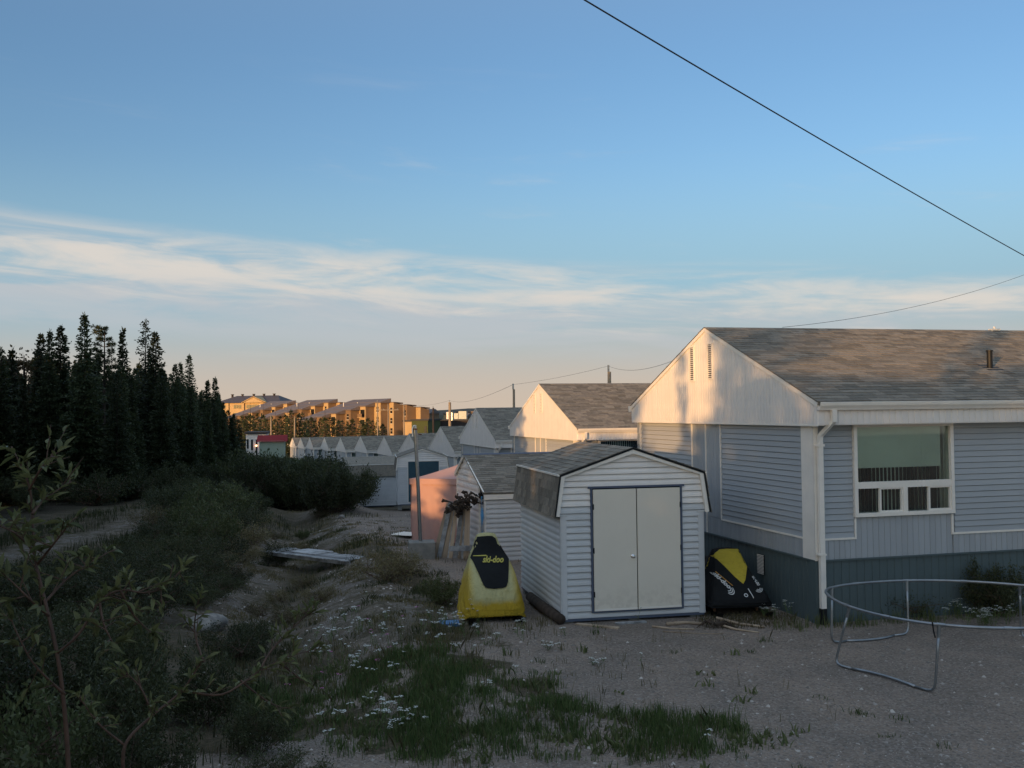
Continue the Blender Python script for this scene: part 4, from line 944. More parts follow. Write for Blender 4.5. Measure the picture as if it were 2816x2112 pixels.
stick([(1535, 1352, .05), (1590, 1362), (1640, 1369)], .02, 'thin brown branch below the dry stump, pointing right')
stick([(1440, 1353), (1480, 1349), (1520, 1352)], .035, 'short thick grey branch under the right shed corner')
rt = T(1545, 1358); mb = MB(); r3 = random.Random(12)
for k in range(13):
    a = r3.uniform(0, 6.28); l = r3.uniform(.15, .40); e1 = r3.uniform(.0, .16)
    mb.tube([(0, 0, .07), (math.cos(a)*l*.5, math.sin(a)*l*.4, .07+e1*.6), (math.cos(a)*l, math.sin(a)*l*.7, max(.01, e1*r3.uniform(-.1, 1)))], [.030, .014, .006], 7)
tag(mb.build('tree_stump', M_BARK, None, Matrix.Translation(rt)), 'dry dark stump with radiating roots at the shed corner beside the black snowmobile', 'stump')
a_, b_ = T(1140, 1303), T(1212, 1352); tag(MB().tube([a_+Vector((.05, .1, .11)), a_.lerp(b_, .5)+Vector((0, 0, .12)), b_+Vector((0, .05, .10))], [.09, .10, .09], 12).build('log', M_BARK, None, smooth=True), 'dark log lying along the left wall of the shed behind the yellow snowmobile', 'log')
bb = T(970, 1350); tag(MB().box(-.17, .17, -.12, .12, 0, .05).build('plastic_tray', mat('blue_plastic', (.07, .18, .36), .5, .2), None, Matrix.Translation(bb) @ Matrix.Rotation(.15, 4, 'Z') @ Matrix.Rotation(.08, 4, 'X')), 'small blue plastic tray on the ground left of the yellow cover', 'tray')
def rock(px, py, r, lab, sq=.6, seed=0, name='boulder'):
    p = T(px, py); bm = bmesh.new(); bmesh.ops.create_icosphere(bm, subdivisions=3, radius=1); rr = random.Random(seed)
    k = [Vector((rr.gauss(0, 1), rr.gauss(0, 1), rr.gauss(0, 1))).normalized() for _ in range(9)]; o_ = [rr.uniform(.62, .95) for _ in k]
    for v in bm.verts:
        for kk, oo in zip(k, o_):
            d = v.co.dot(kk)
            if d > oo: v.co -= kk*(d-oo)*.85
        v.co = Vector((v.co.x*r, v.co.y*r*.85, v.co.z*r*sq))
    me = bpy.data.meshes.new(name); bm.to_mesh(me); bm.free()
    return tag(linkm(name, me, M_ROCK, None, Matrix.Translation((p.x, p.y, p.z+r*sq*.3)) @ Matrix.Rotation(rr.uniform(0, 6), 4, 'Z'), smooth=True), lab, name)
rock(392, 1158, .36, 'pale boulder at the right end of the sandy path by the forest', .7, 1)
rock(383, 1146, .30, 'smaller pale boulder behind the boulder on the sandy path', .7, 2)
rock(445, 1356, .42, 'large rounded pale boulder on the near sand bank left of the ditch', .45, 3)
rock(980, 1275, .16, 'flat grey stone on the slope left of the yellow snowmobile', .4, 4, 'stone'); rock(571, 1600, .07, 'small pale stone at the bottom of the gravel strip', .6, 5, 'stone')
rock(992, 1325, .10, 'small pale stone on the sand slope right of the ditch', .5, 6, 'stone'); rock(738, 1120, .22, 'brown stone in front of the large bush thicket', .6, 7, 'stone')
for (px, py0, py1, lb) in ((537, 1043, 1008, 'taller red marker stake beside the sandy path bend'), (489, 1062, 1040, 'shorter red marker stake left of the path bend')):
    q = T(px, py0); hgt = (py0-py1)*q.y/2150.6*1.05; tag(MB().box(-.035, .035, -.035, .035, -.1, hgt).build('marker_stake', mat('red_paint', (.33, .05, .03), .6, .2), None, Matrix.Translation(q) @ Matrix.Rotation(.04, 4, 'Y')), lb, 'stake')
# ------------------------------------------------------------------ far buildings
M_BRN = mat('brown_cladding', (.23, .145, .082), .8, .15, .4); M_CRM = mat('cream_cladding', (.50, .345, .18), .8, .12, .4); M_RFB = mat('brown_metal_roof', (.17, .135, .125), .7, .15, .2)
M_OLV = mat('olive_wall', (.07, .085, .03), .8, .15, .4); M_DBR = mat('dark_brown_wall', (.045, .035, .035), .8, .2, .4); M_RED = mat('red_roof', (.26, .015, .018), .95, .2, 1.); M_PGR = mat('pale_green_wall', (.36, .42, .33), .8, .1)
M_NAVY = mat('dark_hipped_roof', (.085, .072, .080), .6, .2); M_RFL = mat('roof_membrane', (.06, .055, .055), .8, .2)
def block(mb, x0, x1, y0, y1, zb, zl, zr): # box with a top sloping from zl at x0 to zr at x1
    mb.add([(x0, y0, zb), (x1, y0, zb), (x1, y1, zb), (x0, y1, zb), (x0, y0, zl), (x1, y0, zr), (x1, y1, zr), (x0, y1, zl)],
           [(0, 3, 2, 1), (4, 5, 6, 7), (0, 1, 5, 4), (1, 2, 6, 5), (2, 3, 7, 6), (3, 0, 4, 7)])
def apartment(px, py, Y, label, k=1.0):
    p = PD(px, py, Y); zb = g1(p.x, Y); a = empty('apartment_block', (p.x, Y, zb), R_(33), label, 'building', 'brown apartment blocks'); Ht = p.z-zb
    nb = 6; dx, dy = 2.6, 4.0; hts = [Ht-.95*i for i in range(nb)]
    win = mesh('window', *(lambda m: (m.v, m.f))(MB().box(-.04, .02, -.62, .62, 0, 1.5))); win.materials.append(M_DGLS)
    wsl = mesh('sill', *(lambda m: (m.v, m.f))(MB().box(-.08, -.041, -.68, .68, -.10, .0).box(-.07, -.041, -.62, .62, .75, .82))); wsl.materials.append(M_TRIM)
    wf = mesh('window', *(lambda m: (m.v, m.f))(MB().box(-.5, .5, -.04, .02, 0, 1.3))); wf.materials.append(M_DGLS)
    for i in range(nb):
        x1 = -dx*i; x0 = x1-dx; y0 = dy*i; zr, zl = hts[i], hts[i]-.95
        brown = i in (2, 4, 5)
        mb = MB(); block(mb, x0+.002*i, x1, y0, 24.+i*.6, -1, zl-.1, zr-.1); mb.build('wall', M_BRN if brown or i in (2,) else M_CRM, a)
        # front return: brown cladding here also puts its shade into the colour
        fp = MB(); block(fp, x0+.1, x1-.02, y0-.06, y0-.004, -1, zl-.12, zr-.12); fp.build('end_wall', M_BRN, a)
        rf = MB(); block(rf, x0-.25, x1+.25 if i == 0 else x1, y0-.7, 24.3+i*.6, zl-.09+.001*i, zl+.18, zr+.18); rf.build('roof', M_RFB, a)
        if i < nb-1:
            y1 = y0+dy
            if i in (1, 3):       # balconies
                for s_ in range(int(zl/2.75)):
                    z = zl-2.9-s_*2.75
                    if z < .5: break
                    o = MB().box(x0-.02, x0-.003, y0+.5, y1-.8, z, z+2.0).build('balcony_shade_panel', M_DRKIN, a)  # flat dark panel standing in for the shade inside the balcony
                    MB().box(x0-.9, x0-.025, y0+.4, y1-.7, z-.15, z).build('balcony', M_CRM, a)
                    MB().box(x0-.92, x0-.86, y0+.4, y1-.7, z+.001, z+.9).build('balustrade', M_BRN, a)
            else:
                for s_ in range(int(zl/2.75)):
                    z = zl-2.6-s_*2.75
                    if z < .3: break
                    w = linkm('window', win, None, a, Matrix.Translation((x0, y0+dy*.45, z))); linkm('sill', wsl, None, w)
    xx = 0; zt = Ht
    for i in range(3):            # far side, stepping down to the right
        x0 = 2.7*i; zl = Ht-1.0-.7*i; y0 = -2.6*(i+1)
        mb = MB(); block(mb, x0+.01, x0+2.7, y0, 22-.5*i, -1, zl, zl-.6); mb.build('wall', (M_CRM, M_BRN, M_CRM)[i], a)
        fp = MB(); block(fp, x0+.1, x0+2.65, y0-.06, y0-.004, -1, zl-.05, zl-.65); fp.build('end_wall', M_BRN, a)  # brown again carries the shade of these front faces
        rf = MB(); block(rf, x0, x0+2.75, y0-.3, 22.2-.5*i, zl-.02, zl+.22, zl-.38); rf.build('roof', M_RFB, a)
        for s_ in range(4):
            z = zl-2.9-s_*2.75
            if z > .3 and i < 2: w = linkm('window', win, None, a, Matrix.Translation((x0+.01, y0+1.3, z))); linkm('sill', wsl, None, w)
    for q in ((-3, 14), (-5.5, 18)): MB().tube([(q[0], q[1], Ht-3), (q[0], q[1], Ht-.7)], .12, 8).build('roof_vent', M_TRIM, a)
    return a
apartment(840.5, 862, 270, 'nearest brown apartment block with a sloping roof, largest and rightmost of the three')
apartment(726, 863, 300, 'middle brown apartment block with a sloping roof, of the three sunlit blocks')
apartment(636, 866, 330, 'left brown apartment block, partly hidden by its neighbour and in front of the hotel')
# hipped four storey building with dormer
p = PD(602, 869, 390); zb = g1(p.x, 390); ho = empty('apartment_block', (p.x, 390, zb), R_(-14), 'far yellow building with dark hipped roof and five chimneys beside the forest edge', 'building')
He = p.z-zb; Wd = 27
MB().box(-Wd, 0, 0, 14, -1, He).build('wall', M_CRM, ho)
rf = MB(); rf.add([(-Wd-1, -.8, He), (1, -.8, He), (1, 15, He), (-Wd-1, 15, He), (-Wd+5, 7, He+2.9), (-3.6, 7, He+2.9)], [(0, 1, 5, 4), (1, 2, 5), (2, 3, 4, 5), (3, 0, 4), (3, 2, 1, 0)]); rf.build('roof', M_NAVY, ho)
dm = MB(); dm.prism([(-14.8, He-.01), (-5.6, He-.01), (-10.2, He+2.05)], -1.2, 4); fixn(dm.build('dormer', M_CRM, ho))
dr = MB(); dr.prism([(-15.3, He+.0), (-10.2, He+2.25), (-10.2, He+2.5), (-15.6, He+.12)], -1.35, 5); dr.prism([(-10.2, He+2.25), (-5.1, He), (-4.8, He+.12), (-10.2, He+2.5)], -1.34, 5); fixn(dr.build('dormer_roof', M_CRM, ho))
for x in (-24, -19.5, -14.5, -10, -5.5):
    c = MB().box(x-.3, x+.3, 6.6, 7.3, He+2.2, He+3.4).build('chimney', M_DBR, ho); MB().box(x-.45, x+.45, 6.4, 7.5, He+3.4, He+3.6).build('chimney_cap', M_DBR, c)
for s_ in range(4):
    z = He-2.2-s_*3.1
    for x0, n in ((-24, 1), (-19.5, 3), (-13.9, 8)):
        for k in range(n): w = MB().box(x0+k*1.15, x0+k*1.15+1.0, -.05, .0, z, z+1.35).build('window', M_DGLS, ho); MB().box(x0+k*1.15-.05, x0+k*1.15+1.05, -.12, -.051, z-.12, z).build('sill', M_CRM, w)
for x in (-22, -15.2): MB().box(x-.5, x+.5, -.55, -.01, -1, He-.1).build('pilaster', M_CRM, ho)
# low buildings on the right of the blocks
def simple(name, px0, px1, pyt, Y, dep, m, rm, th, label, cat='building', rise=0., slope=None, wins=(), roofname='roof'):
    p = PD(px0, pyt, Y); q = PD(px1, pyt, Y); zb = g1(p.x, Y); w_ = (q.x-p.x)/math.cos(R_(th)); o = empty(name, (p.x, Y, zb), R_(th), label, cat); h_ = p.z-zb
    MB().box(0, w_, 0, dep, -1, h_-.001).build('wall', m, o)
    if rise:
        r = MB(); r.prism([(-.4, h_-.1), (dep+.4, h_-.1), (dep/2, h_+rise)], -.4, w_+.4, Mx); fixn(r.build(roofname, rm, o))
    else: MB().box(-.25, w_+.25, -.25, dep+.25, h_, h_+.35).build(roofname, rm, o)
    for (a, b, c, d) in wins:
        w = MB().box(w_*a, w_*b, -.06, -.003, h_*c, h_*d).build('window', M_DGLS, o); MB().box(w_*a-.05, w_*b+.05, -.10, -.061, h_*c-.12, h_*c).build('sill', M_TRIM, w)
    return o
simple('brown_building', 876, 903, 888, 300, 12, M_BRN, M_RFB, -14, 'flat roofed brown building right of the nearest apartment block', wins=((.55, .75, .8, .92),))
simple('brown_building', 897, 927, 893, 275, 9, M_BRN, M_RFB, -14, 'lower brown building with a sloping roof left of the dark pole', rise=1.2)
simple('brown_building', 985, 1023, 891, 300, 12, M_BRN, M_RFB, -14, 'brown flat roofed building nearest to the third house roof', wins=((.1, .2, .7, .9),))
simple('cream_building', 958, 988, 895, 290, 8, M_CRM, M_RFB, -20, 'cream low building just right of the pole with the transformer', wins=((.08, .2, .6, .8), (.3, .42, .6, .8)))
simple('brown_building', 972, 1006, 899, 262, 6, M_BRN, M_RFB, -14, 'low brown roof in front of the cream building', rise=.8)
simple('olive_building', 889, 925, 909, 225, 10, M_OLV, M_RFL, -12, 'olive green box building beyond the house roofs', wins=((.78, .92, .45, .85),))
simple('orange_building', 872, 891, 911, 232, 9, M_CRM, M_RFL, -30, 'small orange lit wall between the apartment block and olive building')
db = simple('dark_building', 924, 1012, 910, 240, 12, M_DBR, M_RFL, -6, 'long low dark brown building with rooftop equipment')
for k, (x, w_, h_) in enumerate(((4.2, 1.2, 1.2), (5.6, 1.5, .7), (7.2, 1.9, 1.5))): MB().box(x, x+w_, 2, 4, 8.6, 9.6+h_*.6).build('rooftop_unit', M_GALV if k else M_WHT, db)
wb_ = simple('white_bungalow', 531, 572, 938, 165, 8, M_WHT, M_RFL, 10, 'small white flat roofed bungalow with a lit lamp at the forest edge', wins=((.05, .14, .6, .86), (.26, .36, .55, .85), (.50, .58, .35, .85)))
ml = bpy.data.materials.new('lamp_glow'); ml.use_nodes = True; ml.node_tree.nodes['Principled BSDF'].inputs['Emission Color'].default_value = (1, .45, .2, 1); ml.node_tree.nodes['Principled BSDF'].inputs['Emission Strength'].default_value = 4
bm = bmesh.new(); bmesh.ops.create_icosphere(bm, subdivisions=1, radius=.16); lme_ = bpy.data.meshes.new('lamp'); bm.to_mesh(lme_); bm.free(); linkm('lamp', lme_, ml, wb_, Matrix.Translation((1.7, -.25, 4.1)))
simple('red_roofed_house', 560, 612, 953, 150, 9, M_PGR, M_RED, 12, 'pale green house with a bright red roof left of the row end', rise=.8)

# ------------------------------------------------------------------ utility poles and wires
def pole(px, pyt, Y, label, arm=0, dark=False, w=.15, trans=False):
    p = PD(px, pyt, Y); zb = g1(p.x, p.y)
    o = empty('utility_pole', (p.x, p.y, zb), 0, label, 'pole'); h_ = p.z-zb
    MB().tube([(0, 0, -.3), (.04, 0, h_)], [w, w*.72], 10).build('post', M_DBR if dark else M_POLE, o)
    if arm:
        MB().box(-arm/2, arm/2, -.09, .0, h_-.9, h_-.75).build('crossarm', M_POLE, o)
        for q in (-.45, -.2, .2, .45): MB().tube([(q*arm, -.045, h_-.75), (q*arm, -.045, h_-.55)], .06, 6).build('insulator', M_GALV, o)
    if trans: MB().tube([(.45, -.1, h_-3.0), (.45, -.1, h_-1.7)], .28, 12).build('transformer', M_GALV, o); MB().box(.0, .45, -.12, -.04, h_-2.4, h_-2.3).build('bracket', M_GALV, o)
    MB().tube([(0, 0, h_), (0, 0, h_+.35)], .05, 6).build('pin_insulator', M_GALV, o)
    return p
q1 = pole(1108.5, 841, 62, 'thin wooden pole rising behind the third house roof', w=.10)
q2 = pole(1314.5, 803, 52, 'pale pole standing above the second house roof', w=.13)
MB
q3 = pole(971, 869, 165, 'sunlit thick pole with transformer behind the fourth house', w=.30, trans=True)
q4 = pole(935.5, 881, 180, 'pole with dark upper half and white lower half behind the dark building', w=.22, dark=True)
q5 = pole(872, 877, 190, 'bare pale pole at the right edge of the nearest apartment block', w=.17)
q6 = pole(838, 876, 185, 'pole with a crossarm and insulators before the apartment block windows', arm=4., w=.15)
q7 = pole(815, 868, 200, 'thin pole left of the crossarm pole', w=.14); pole(585, 902, 210, 'sunlit bare pole in front of the far spruces', w=.20); pole(636, 903, 212, 'grey bare pole right of the sunlit pole in the far spruces', w=.20)
def wire(a, b, sag, r, label, n=24):
    a, b = Vector(a), Vector(b); pts = []
    for i in range(n+1):
        t_ = i/n; p = a.lerp(b, t_); p.z -= sag*4*t_*(1-t_); pts.append(p)
    tag(MB().tube(pts, r, 6).build('cable', M_BLK, None), label, 'cable')
A_, B_ = PD(1295, 0, 9.5), PD(2212, 540, 17); dA = (A_-B_); wire(A_+dA*.5, B_-dA*.6, .12, .0085, 'thick black cable crossing the sky diagonally down to the right')
sbp = h0.matrix_world @ Vector((7.2, 0, 5.45)); sbp = Matrix.Translation(h0.location) @ Matrix.Rotation(R_(14.6), 4, 'Z') @ Vector((7.2, 0, 5.45))
wire(PD(1690, 707, sbp.y), PD(2330, 545, 30), .35, .0045, 'thin service wire rising right from the ridge of the nearest house')
wire(q1+Vector((0, 0, .3)), q2+Vector((0, 0, .3)), .10, .006, 'thin wire between the poles behind the second and third houses'); wire(q2+Vector((0, 0, .3)), PD(1452, 780, 30), .25, .006, 'thin wire from the pale pole to the roof slope of the nearest house')
wire(q3+Vector((0, 0, .3)), q1+Vector((0, 0, .3)), 0.6, .010, 'faint wire dipping from the transformer pole to the thin wooden pole'); wire(q5+Vector((0, 0, .3)), q3+Vector((0, 0, .3)), .5, .012, 'faint wire between the pale bare pole and transformer pole')

# ------------------------------------------------------------------ foliage meshes
def quads_from(c, d, u, ln, wd):   # leaf rhombi: centre, direction, side vector, length, width
    n = len(c); ln = ln[:, None]; wd = wd[:, None]
    v = np.stack([c, c+d*ln*.45+u*wd*.5, c+d*ln, c+d*ln*.45-u*wd*.5], 1).reshape(-1, 3); f = np.arange(n*4).reshape(-1, 4); return v, f
def unit(a): return a/np.maximum(np.linalg.norm(a, axis=-1, keepdims=True), 1e-9)
def spruce_arrays(rg, h, R, zb, dens=1., shape=.8, droop=.15, club=0., size=1.):
    cs, ds, us, ls, ws = [], [], [], [], []
    z = zb; lean = rg.normal(0, .0015, 2)
    while z < h*.985:
        t = (z-zb)/(h-zb); r = max(R*((1-t)**shape)*(.74+.42*rg.random()), .05+.10*(1-t))
        if club and t < .98: r *= 1+club*math.exp(-((t-.84)/.07)**2)-.35*club*math.exp(-((t-.66)/.1)**2)
        nb = int(5+5*(1-t)*dens+rg.random()*2)
        for b in range(nb):
            az = rg.random()*6.283; rr = r*(.65+.6*rg.random()); d = np.array([math.cos(az), math.sin(az), .25-droop*2*(1-t)]); d /= np.linalg.norm(d)
            side = np.array([-math.sin(az), math.cos(az), 0])
            m = max(3 if dens < .7 else 6, int(rr*(11 if dens < .7 else 30)*dens*(1.2-.4*t)))
            for k in range(m):
                s_ = (k+.6)/m*rr; q = rg.normal(0, 1, 3)
                base = np.array([lean[0]*z, lean[1]*z, z])+d*s_+side*rg.normal(0, .05+.10*s_)+np.array([0, 0, rg.normal(0, .04)])
                dd = unit(d*.8+side*rg.normal(0, .55)+np.array([0, 0, rg.normal(-.12, .35)])); uu = unit(np.cross(dd, q))
                cs.append(base); ds.append(dd); us.append(uu); ls.append((.22+.18*rg.random())*size*(1-.35*t)*(.68 if dens > .7 else 1)); ws.append((.09+.07*rg.random())*size*(.75 if dens > .7 else 1))
        z += (.16+.10*rg.random())/max(dens, .5)*(h/9)**.5*(.55 if dens > .7 else 1)
    for k in range(int(14)): # leader
        zz = h*(.94+.06*k/14); q = rg.normal(0, 1, 3); az = rg.random()*6.28
        cs.append(np.array([lean[0]*h, lean[1]*h, zz-.1])); dd = unit(np.array([math.cos(az)*.4, math.sin(az)*.4, .9])); ds.append(dd); us.append(unit(np.cross(dd, q))); ls.append(.22*size); ws.append(.06*size)
    return quads_from(np.array(cs), np.array(ds), np.array(us), np.array(ls), np.array(ws))
TV = []
rg = np.random.default_rng(3)
specs = [(9, 1.35, 1.0, 1.0, .82, .12, 0), (8.2, 1.0, .9, 1.0, .75, .15, .35), (8.6, .88, 1.0, 1.1, .72, .15, .6), (9, 1.5, .5, .9, .85, .1, 0), (7.5, .9, .5, 1.0, .95, .12, .2), (8.8, .95, 1.3, 1.0, .95, .15, 0.2)]
for sp_ in specs:
    v, f = spruce_arrays(rg, *sp_); cm_ = npmesh('crown', v, f); cm_.materials.append(M_NEED)
    tk = MB().tube([(0, 0, -.5), (0, 0, sp_[0]*.3), (0, 0, sp_[0]*.93)], [.13, .10, .012], 7)
    for k in range(26):
        a = random.uniform(0, 6.28); z = random.uniform(.6, sp_[2]+1.5); l = random.uniform(.3, .9); tk.tube([(0, 0, z), (math.cos(a)*l, math.sin(a)*l, z-random.uniform(0, .3))], [.015, .005], 4)
    tm = mesh('trunk', tk.v, tk.f); tm.materials.append(M_BARK); TV.append((cm_, tm, sp_[0]))
# sparse jack pine and half dead spruce
def pine_arrays(rg, h, zb):
    cs, ds, us, ls, ws = [], [], [], [], []; tips = []
    z = zb
    while z < h:
        t = (z-zb)/(h-zb)
        for b in range(3):
            az = rg.random()*6.28; r = (1.05-.55*t)*(.6+.6*rg.random()); tip = np.array([math.cos(az)*r, math.sin(az)*r, z+.25*r]); tips.append((np.array([0, 0, z]), tip))
            for c_ in range(4):
                cc = np.array([0, 0, z])*(1-(.45+.18*c_))+tip*(.45+.18*c_)+rg.normal(0, .05, 3)
                for k in range(26):
                    d = unit(rg.normal(0, 1, 3)+np.array([0, 0, .6])); cs.append(cc); ds.append(d); us.append(unit(np.cross(d, rg.normal(0, 1, 3)))); ls.append(.20); ws.append(.035)
        z += .30
    return quads_from(np.array(cs), np.array(ds), np.array(us), np.array(ls), np.array(ws)), tips
(v, f), tips = pine_arrays(rg, 8.8, 3.6); pc = npmesh('crown', v, f); pc.materials.append(M_NEED)
tk = MB().tube([(0, 0, -.5), (.05, 0, 4), (0, 0, 8.8)], [.12, .09, .02], 7)
for a, b in tips: tk.tube([a, b], [.02, .006], 4)
ptm = mesh('trunk', tk.v, tk.f); ptm.materials.append(M_BARK)
TV.append((pc, ptm, 8.8))
v, f = spruce_arrays(rg, 9., .78, 2.2, .75, .5, .25, .25, .85); dc = npmesh('crown', v, f); dc.materials.append(M_NEED); TV.append((dc, TV[0][1], 9.))
# broadleaf
cs = rg.normal(0, 1, (2600, 3)); cs = unit(cs)*(rg.random((2600, 1))**.4)*np.array([1.6, 1.6, 1.5])+np.array([0, 0, 6.6]); cs += .5*np.sin(cs*3.1)
d = unit(rg.normal(0, 1, (2600, 3))); v, f = quads_from(cs, d, unit(np.cross(d, rg.normal(0, 1, (2600, 3)))), rg.uniform(.14, .24, 2600), rg.uniform(.1, .16, 2600)); bc = npmesh('crown', v, f); bc.materials.append(M_DEAD)
tk = MB().tube([(0, 0, -.5), (.1, 0, 4), (0, 0, 7.6)], [.12, .09, .02], 7)
for k in range(18): a = random.uniform(0, 6.28); tk.tube([(0, 0, random.uniform(4, 6.5)), (math.cos(a)*.7, math.sin(a)*.7, random.uniform(6, 7)), (math.cos(a)*1.3, math.sin(a)*1.3, random.uniform(6.5, 7.9))], [.035, .02, .006], 4)
btm = mesh('trunk', tk.v, tk.f); btm.materials.append(M_BARK); TV.append((bc, btm, 8.0))
def tree(x, y, h, var, label, cat='tree', group=None, name='spruce_tree', rz=None, wid=1.):
    crown, trunk, h0_ = TV[var]; k = h/h0_
    o = empty(name, (x, y, g1(x, y)), random.uniform(0, 6.28) if rz is None else rz, label, cat, group); o.scale = (k*wid*random.uniform(.92, 1.08), k*wid, k)
    linkm('crown', crown, None, o); linkm('trunk', trunk, None, o); return o
TREEXY = []
def tree_px(px, pyt, Y, var, label, name='spruce_tree', wid=1.):
    p = PD(px, pyt, Y); h = p.z-g1(p.x, Y); tree(p.x, Y, h, var, label, name=name, wid=wid, group='trees along the forest edge'); TREEXY.append((p.x, Y, h))
tree_px(3, 748, 50, 3, 'dark spruce cut by the left edge of the photo'); tree_px(26, 752, 52, 4, 'slim short spruce second from the left edge')
tree_px(52, 752, 56, 8, 'thin crowned brownish broadleaf tree among the spruces at left', 'birch_tree'); tree_px(89, 720, 51, 1, 'spruce with a small blunt top left of the twin dark spires')
tree_px(107, 710, 50, 0, 'left one of the twin dark spires at the left of the forest', wid=.8); tree_px(131, 700, 51, 2, 'right one of the twin dark spires, with a thick blunt head')
tree_px(183, 674, 48, 0, 'tallest broad spruce of the forest edge with an orange tinged top', wid=.95); tree_px(226, 709, 52, 6, 'sparse see through pine right of the tallest spruce', 'pine_tree')
tree_px(265, 706, 53, 5, 'slender spruce with a needle thin tip between the sparse pine and the ragged spruce', wid=.95); tree_px(314, 687, 55, 7, 'ragged half dead spruce with bare lower stem, second tallest')
tree_px(336, 716, 54, 1, 'dense spruce leaning against the ragged spruce on its right'); tree_px(378, 786, 60, 1, 'short blunt spruce left of the pale topped spruce', wid=.9)
tree_px(389, 781, 62, 5, 'short spruce just left of the pale topped spruce'); tree_px(409, 763, 66, 3, 'pale topped conical spruce at the right part of the forest', wid=.9)
tree_px(448, 820, 78, 4, 'thin small spruce left of the last tall spire'); tree_px(465, 813, 78, 0, 'last tall spire at the right end of the forest')
FG = 'dark spruces filling the forest behind its edge'; FL = 'dark spruce among the closed trees of the forest'
rt_ = random.Random(11)
cnt = 0
def clear_of(x, y, d):
    return all((x-a)**2+(y-b)**2 > d*d for a, b, _ in TREEXY)
fills = []
for k in range(4000):
    Y = rt_.uniform(46, 105); 
    edge = np.interp(Y, [40, 50, 60, 70, 80, 95, 110], [-19, -17.5, -18.8, -20.2, -22.5, -27.5, -32])
    X = rt_.uniform(edge-24, edge-.3)
    px = 1106+2150.6*X/Y
    if px < -60: continue
    topmax = np.interp(px, [-60, 0, 60, 80, 150, 215, 235, 280, 330, 360, 420, 480, 500], [775, 775, 800, 745, 760, 760, 800, 785, 770, 800, 835, 850, 885])
    if not clear_of(X, Y, 1.35): continue
    p = PD(px, topmax+abs(rt_.gauss(0, 16)), Y); h = min(p.z-g1(X, Y), 9.5)
    if h < 3: continue
    fills.append((X, Y, h)); TREEXY.append((X, Y, h)); cnt += 1
    if cnt > 175: break
for X, Y, h in fills: tree(X, Y, h, rt_.choice((0, 1, 3, 4, 5, 1, 0)), FL, group=FG)
# lower growth at the right foot of the forest
for k, (px, pyt, Y) in enumerate(((478, 868, 84), (492, 884, 88), (505, 893, 96), (515, 905, 104), (500, 900, 80), (470, 850, 80))): tree_px(px, pyt, Y, (4, 3)[k % 2], ['short spruce right of the last tall spire', 'bushy little spruce at the forest corner', 'low spruce in front of the hotel corner', 'lowest spruce at the right end of the forest', 'small spruce at the foot of the forest corner', 'spruce tucked behind the last tall spire'][k], wid=1.3)
# far spruces before the apartment blocks
TFV = []
for sp_ in ((8, 1.5, .3, .55, .8, .1, 0), (9, 1.2, .5, .55, .9, .1, 0), (6.5, 1.6, .2, .55, .7, .1, .2)):
    v, f = spruce_arrays(rg, *sp_, size=1.9); me = npmesh('crown', v, f); me.materials.append(M_NEEDF); TFV.append((me, TV[0][1], sp_[0]))
TV += TFV
tops = [(530, 905), (545, 900), (556, 896), (566, 899), (575, 893), (590, 897), (600, 905), (612, 900), (622, 906), (634, 899), (648, 896), (655, 905), (664, 885), (672, 903), (684, 895), (693, 892), (705, 903), (716, 902), (727, 908), (741, 904), (753, 903), (766, 901), (778, 903), (790, 909), (799, 908), (812, 911), (824, 906), (846, 908), (853, 909), (866, 904), (879, 908), (890, 911), (905, 916), (511, 905), (522, 898), (538, 910), (583, 908), (640, 911), (699, 912), (757, 914), (818, 918), (860, 918)]
for k, (px, py) in enumerate(tops):
    px = 470+(px-470)*.82 if px > 530 else px
    Y = rt_.uniform(222, 248); p = PD(px, py, Y); h = p.z-g1(p.x, Y); tree(p.x, Y, h, 9+k % 3, 'small sunlit spruce in the band before the apartment blocks', group='far spruces before the apartment blocks')
# forest on the left beyond the frame: what keeps the yard in shade
def clear_rays():
    L_ = []
    def W(h, x, y, z): return Matrix.Translation(h.location) @ Matrix.Rotation(h.rotation_euler.z, 4, 'Z') @ Vector((x, y, z))
    return L_
def hit_gap(X, Y, h, R):      # does a crown here stand in one of the sun's gaps?
    for (p, rad, zmin) in GAPS:
        dx, dy = X-p.x, Y-p.y; t_ = dx*sd.x+dy*sd.y
        if t_ < 1: continue
        t_ /= (sd.x**2+sd.y**2); off = abs(dx*sd.y-dy*sd.x)/math.hypot(sd.x, sd.y)
        if off < rad+R*.55:
            zr_ = p.z+sd.z*t_
            if h+g1(X, Y) > zr_-zmin: return zr_-zmin-g1(X, Y)
    return None
hw0 = Matrix.Translation((4.10, 20.96, 0)) @ Matrix.Rotation(R_(14.6), 4, 'Z'); hw1 = Matrix.Translation((1.04, 37.3, 4.66-RID)) @ Matrix.Rotation(R_(15.4), 4, 'Z')
GAPS = [(hw0 @ Vector((0, 2.9, 3.6)), .75, 1.1), (hw0 @ Vector((0, .75, 3.7)), .50, .4),
        (hw0 @ Vector((3.6, -1.6, 4.6)), 1.3, .7), (hw0 @ Vector((7.2, -1.2, 4.8)), 1.1, .6),
        (hw1 @ Vector((0, -1.5, 3.9)), 2.0, 1.2), (hw1 @ Vector((0, 1.2, 3.9)), 1.2, 1.2), (hw1 @ Vector((4, -3, 4.0)), 1.6, .8), (hw1 @ Vector((7, -2, 4.2)), 1.6, .8),
        (Vector((-2.4, 29.2, 1.2)), .22, .5)]
wv, wf_ = [], []; nvt = 0
LOW = []
for k in range(4):
    v, f = spruce_arrays(rg, 8.5, (1.35, 1.1, 1.5, 1.2)[k], (1., 1.5, .8, 1.2)[k], .6, .5, .12, (0, .5, 0, .3)[k], 1.75); LOW.append((v, f))
tkv = MB().tube([(0, 0, -.5), (0, 0, 7.6)], [.13, .02], 5)
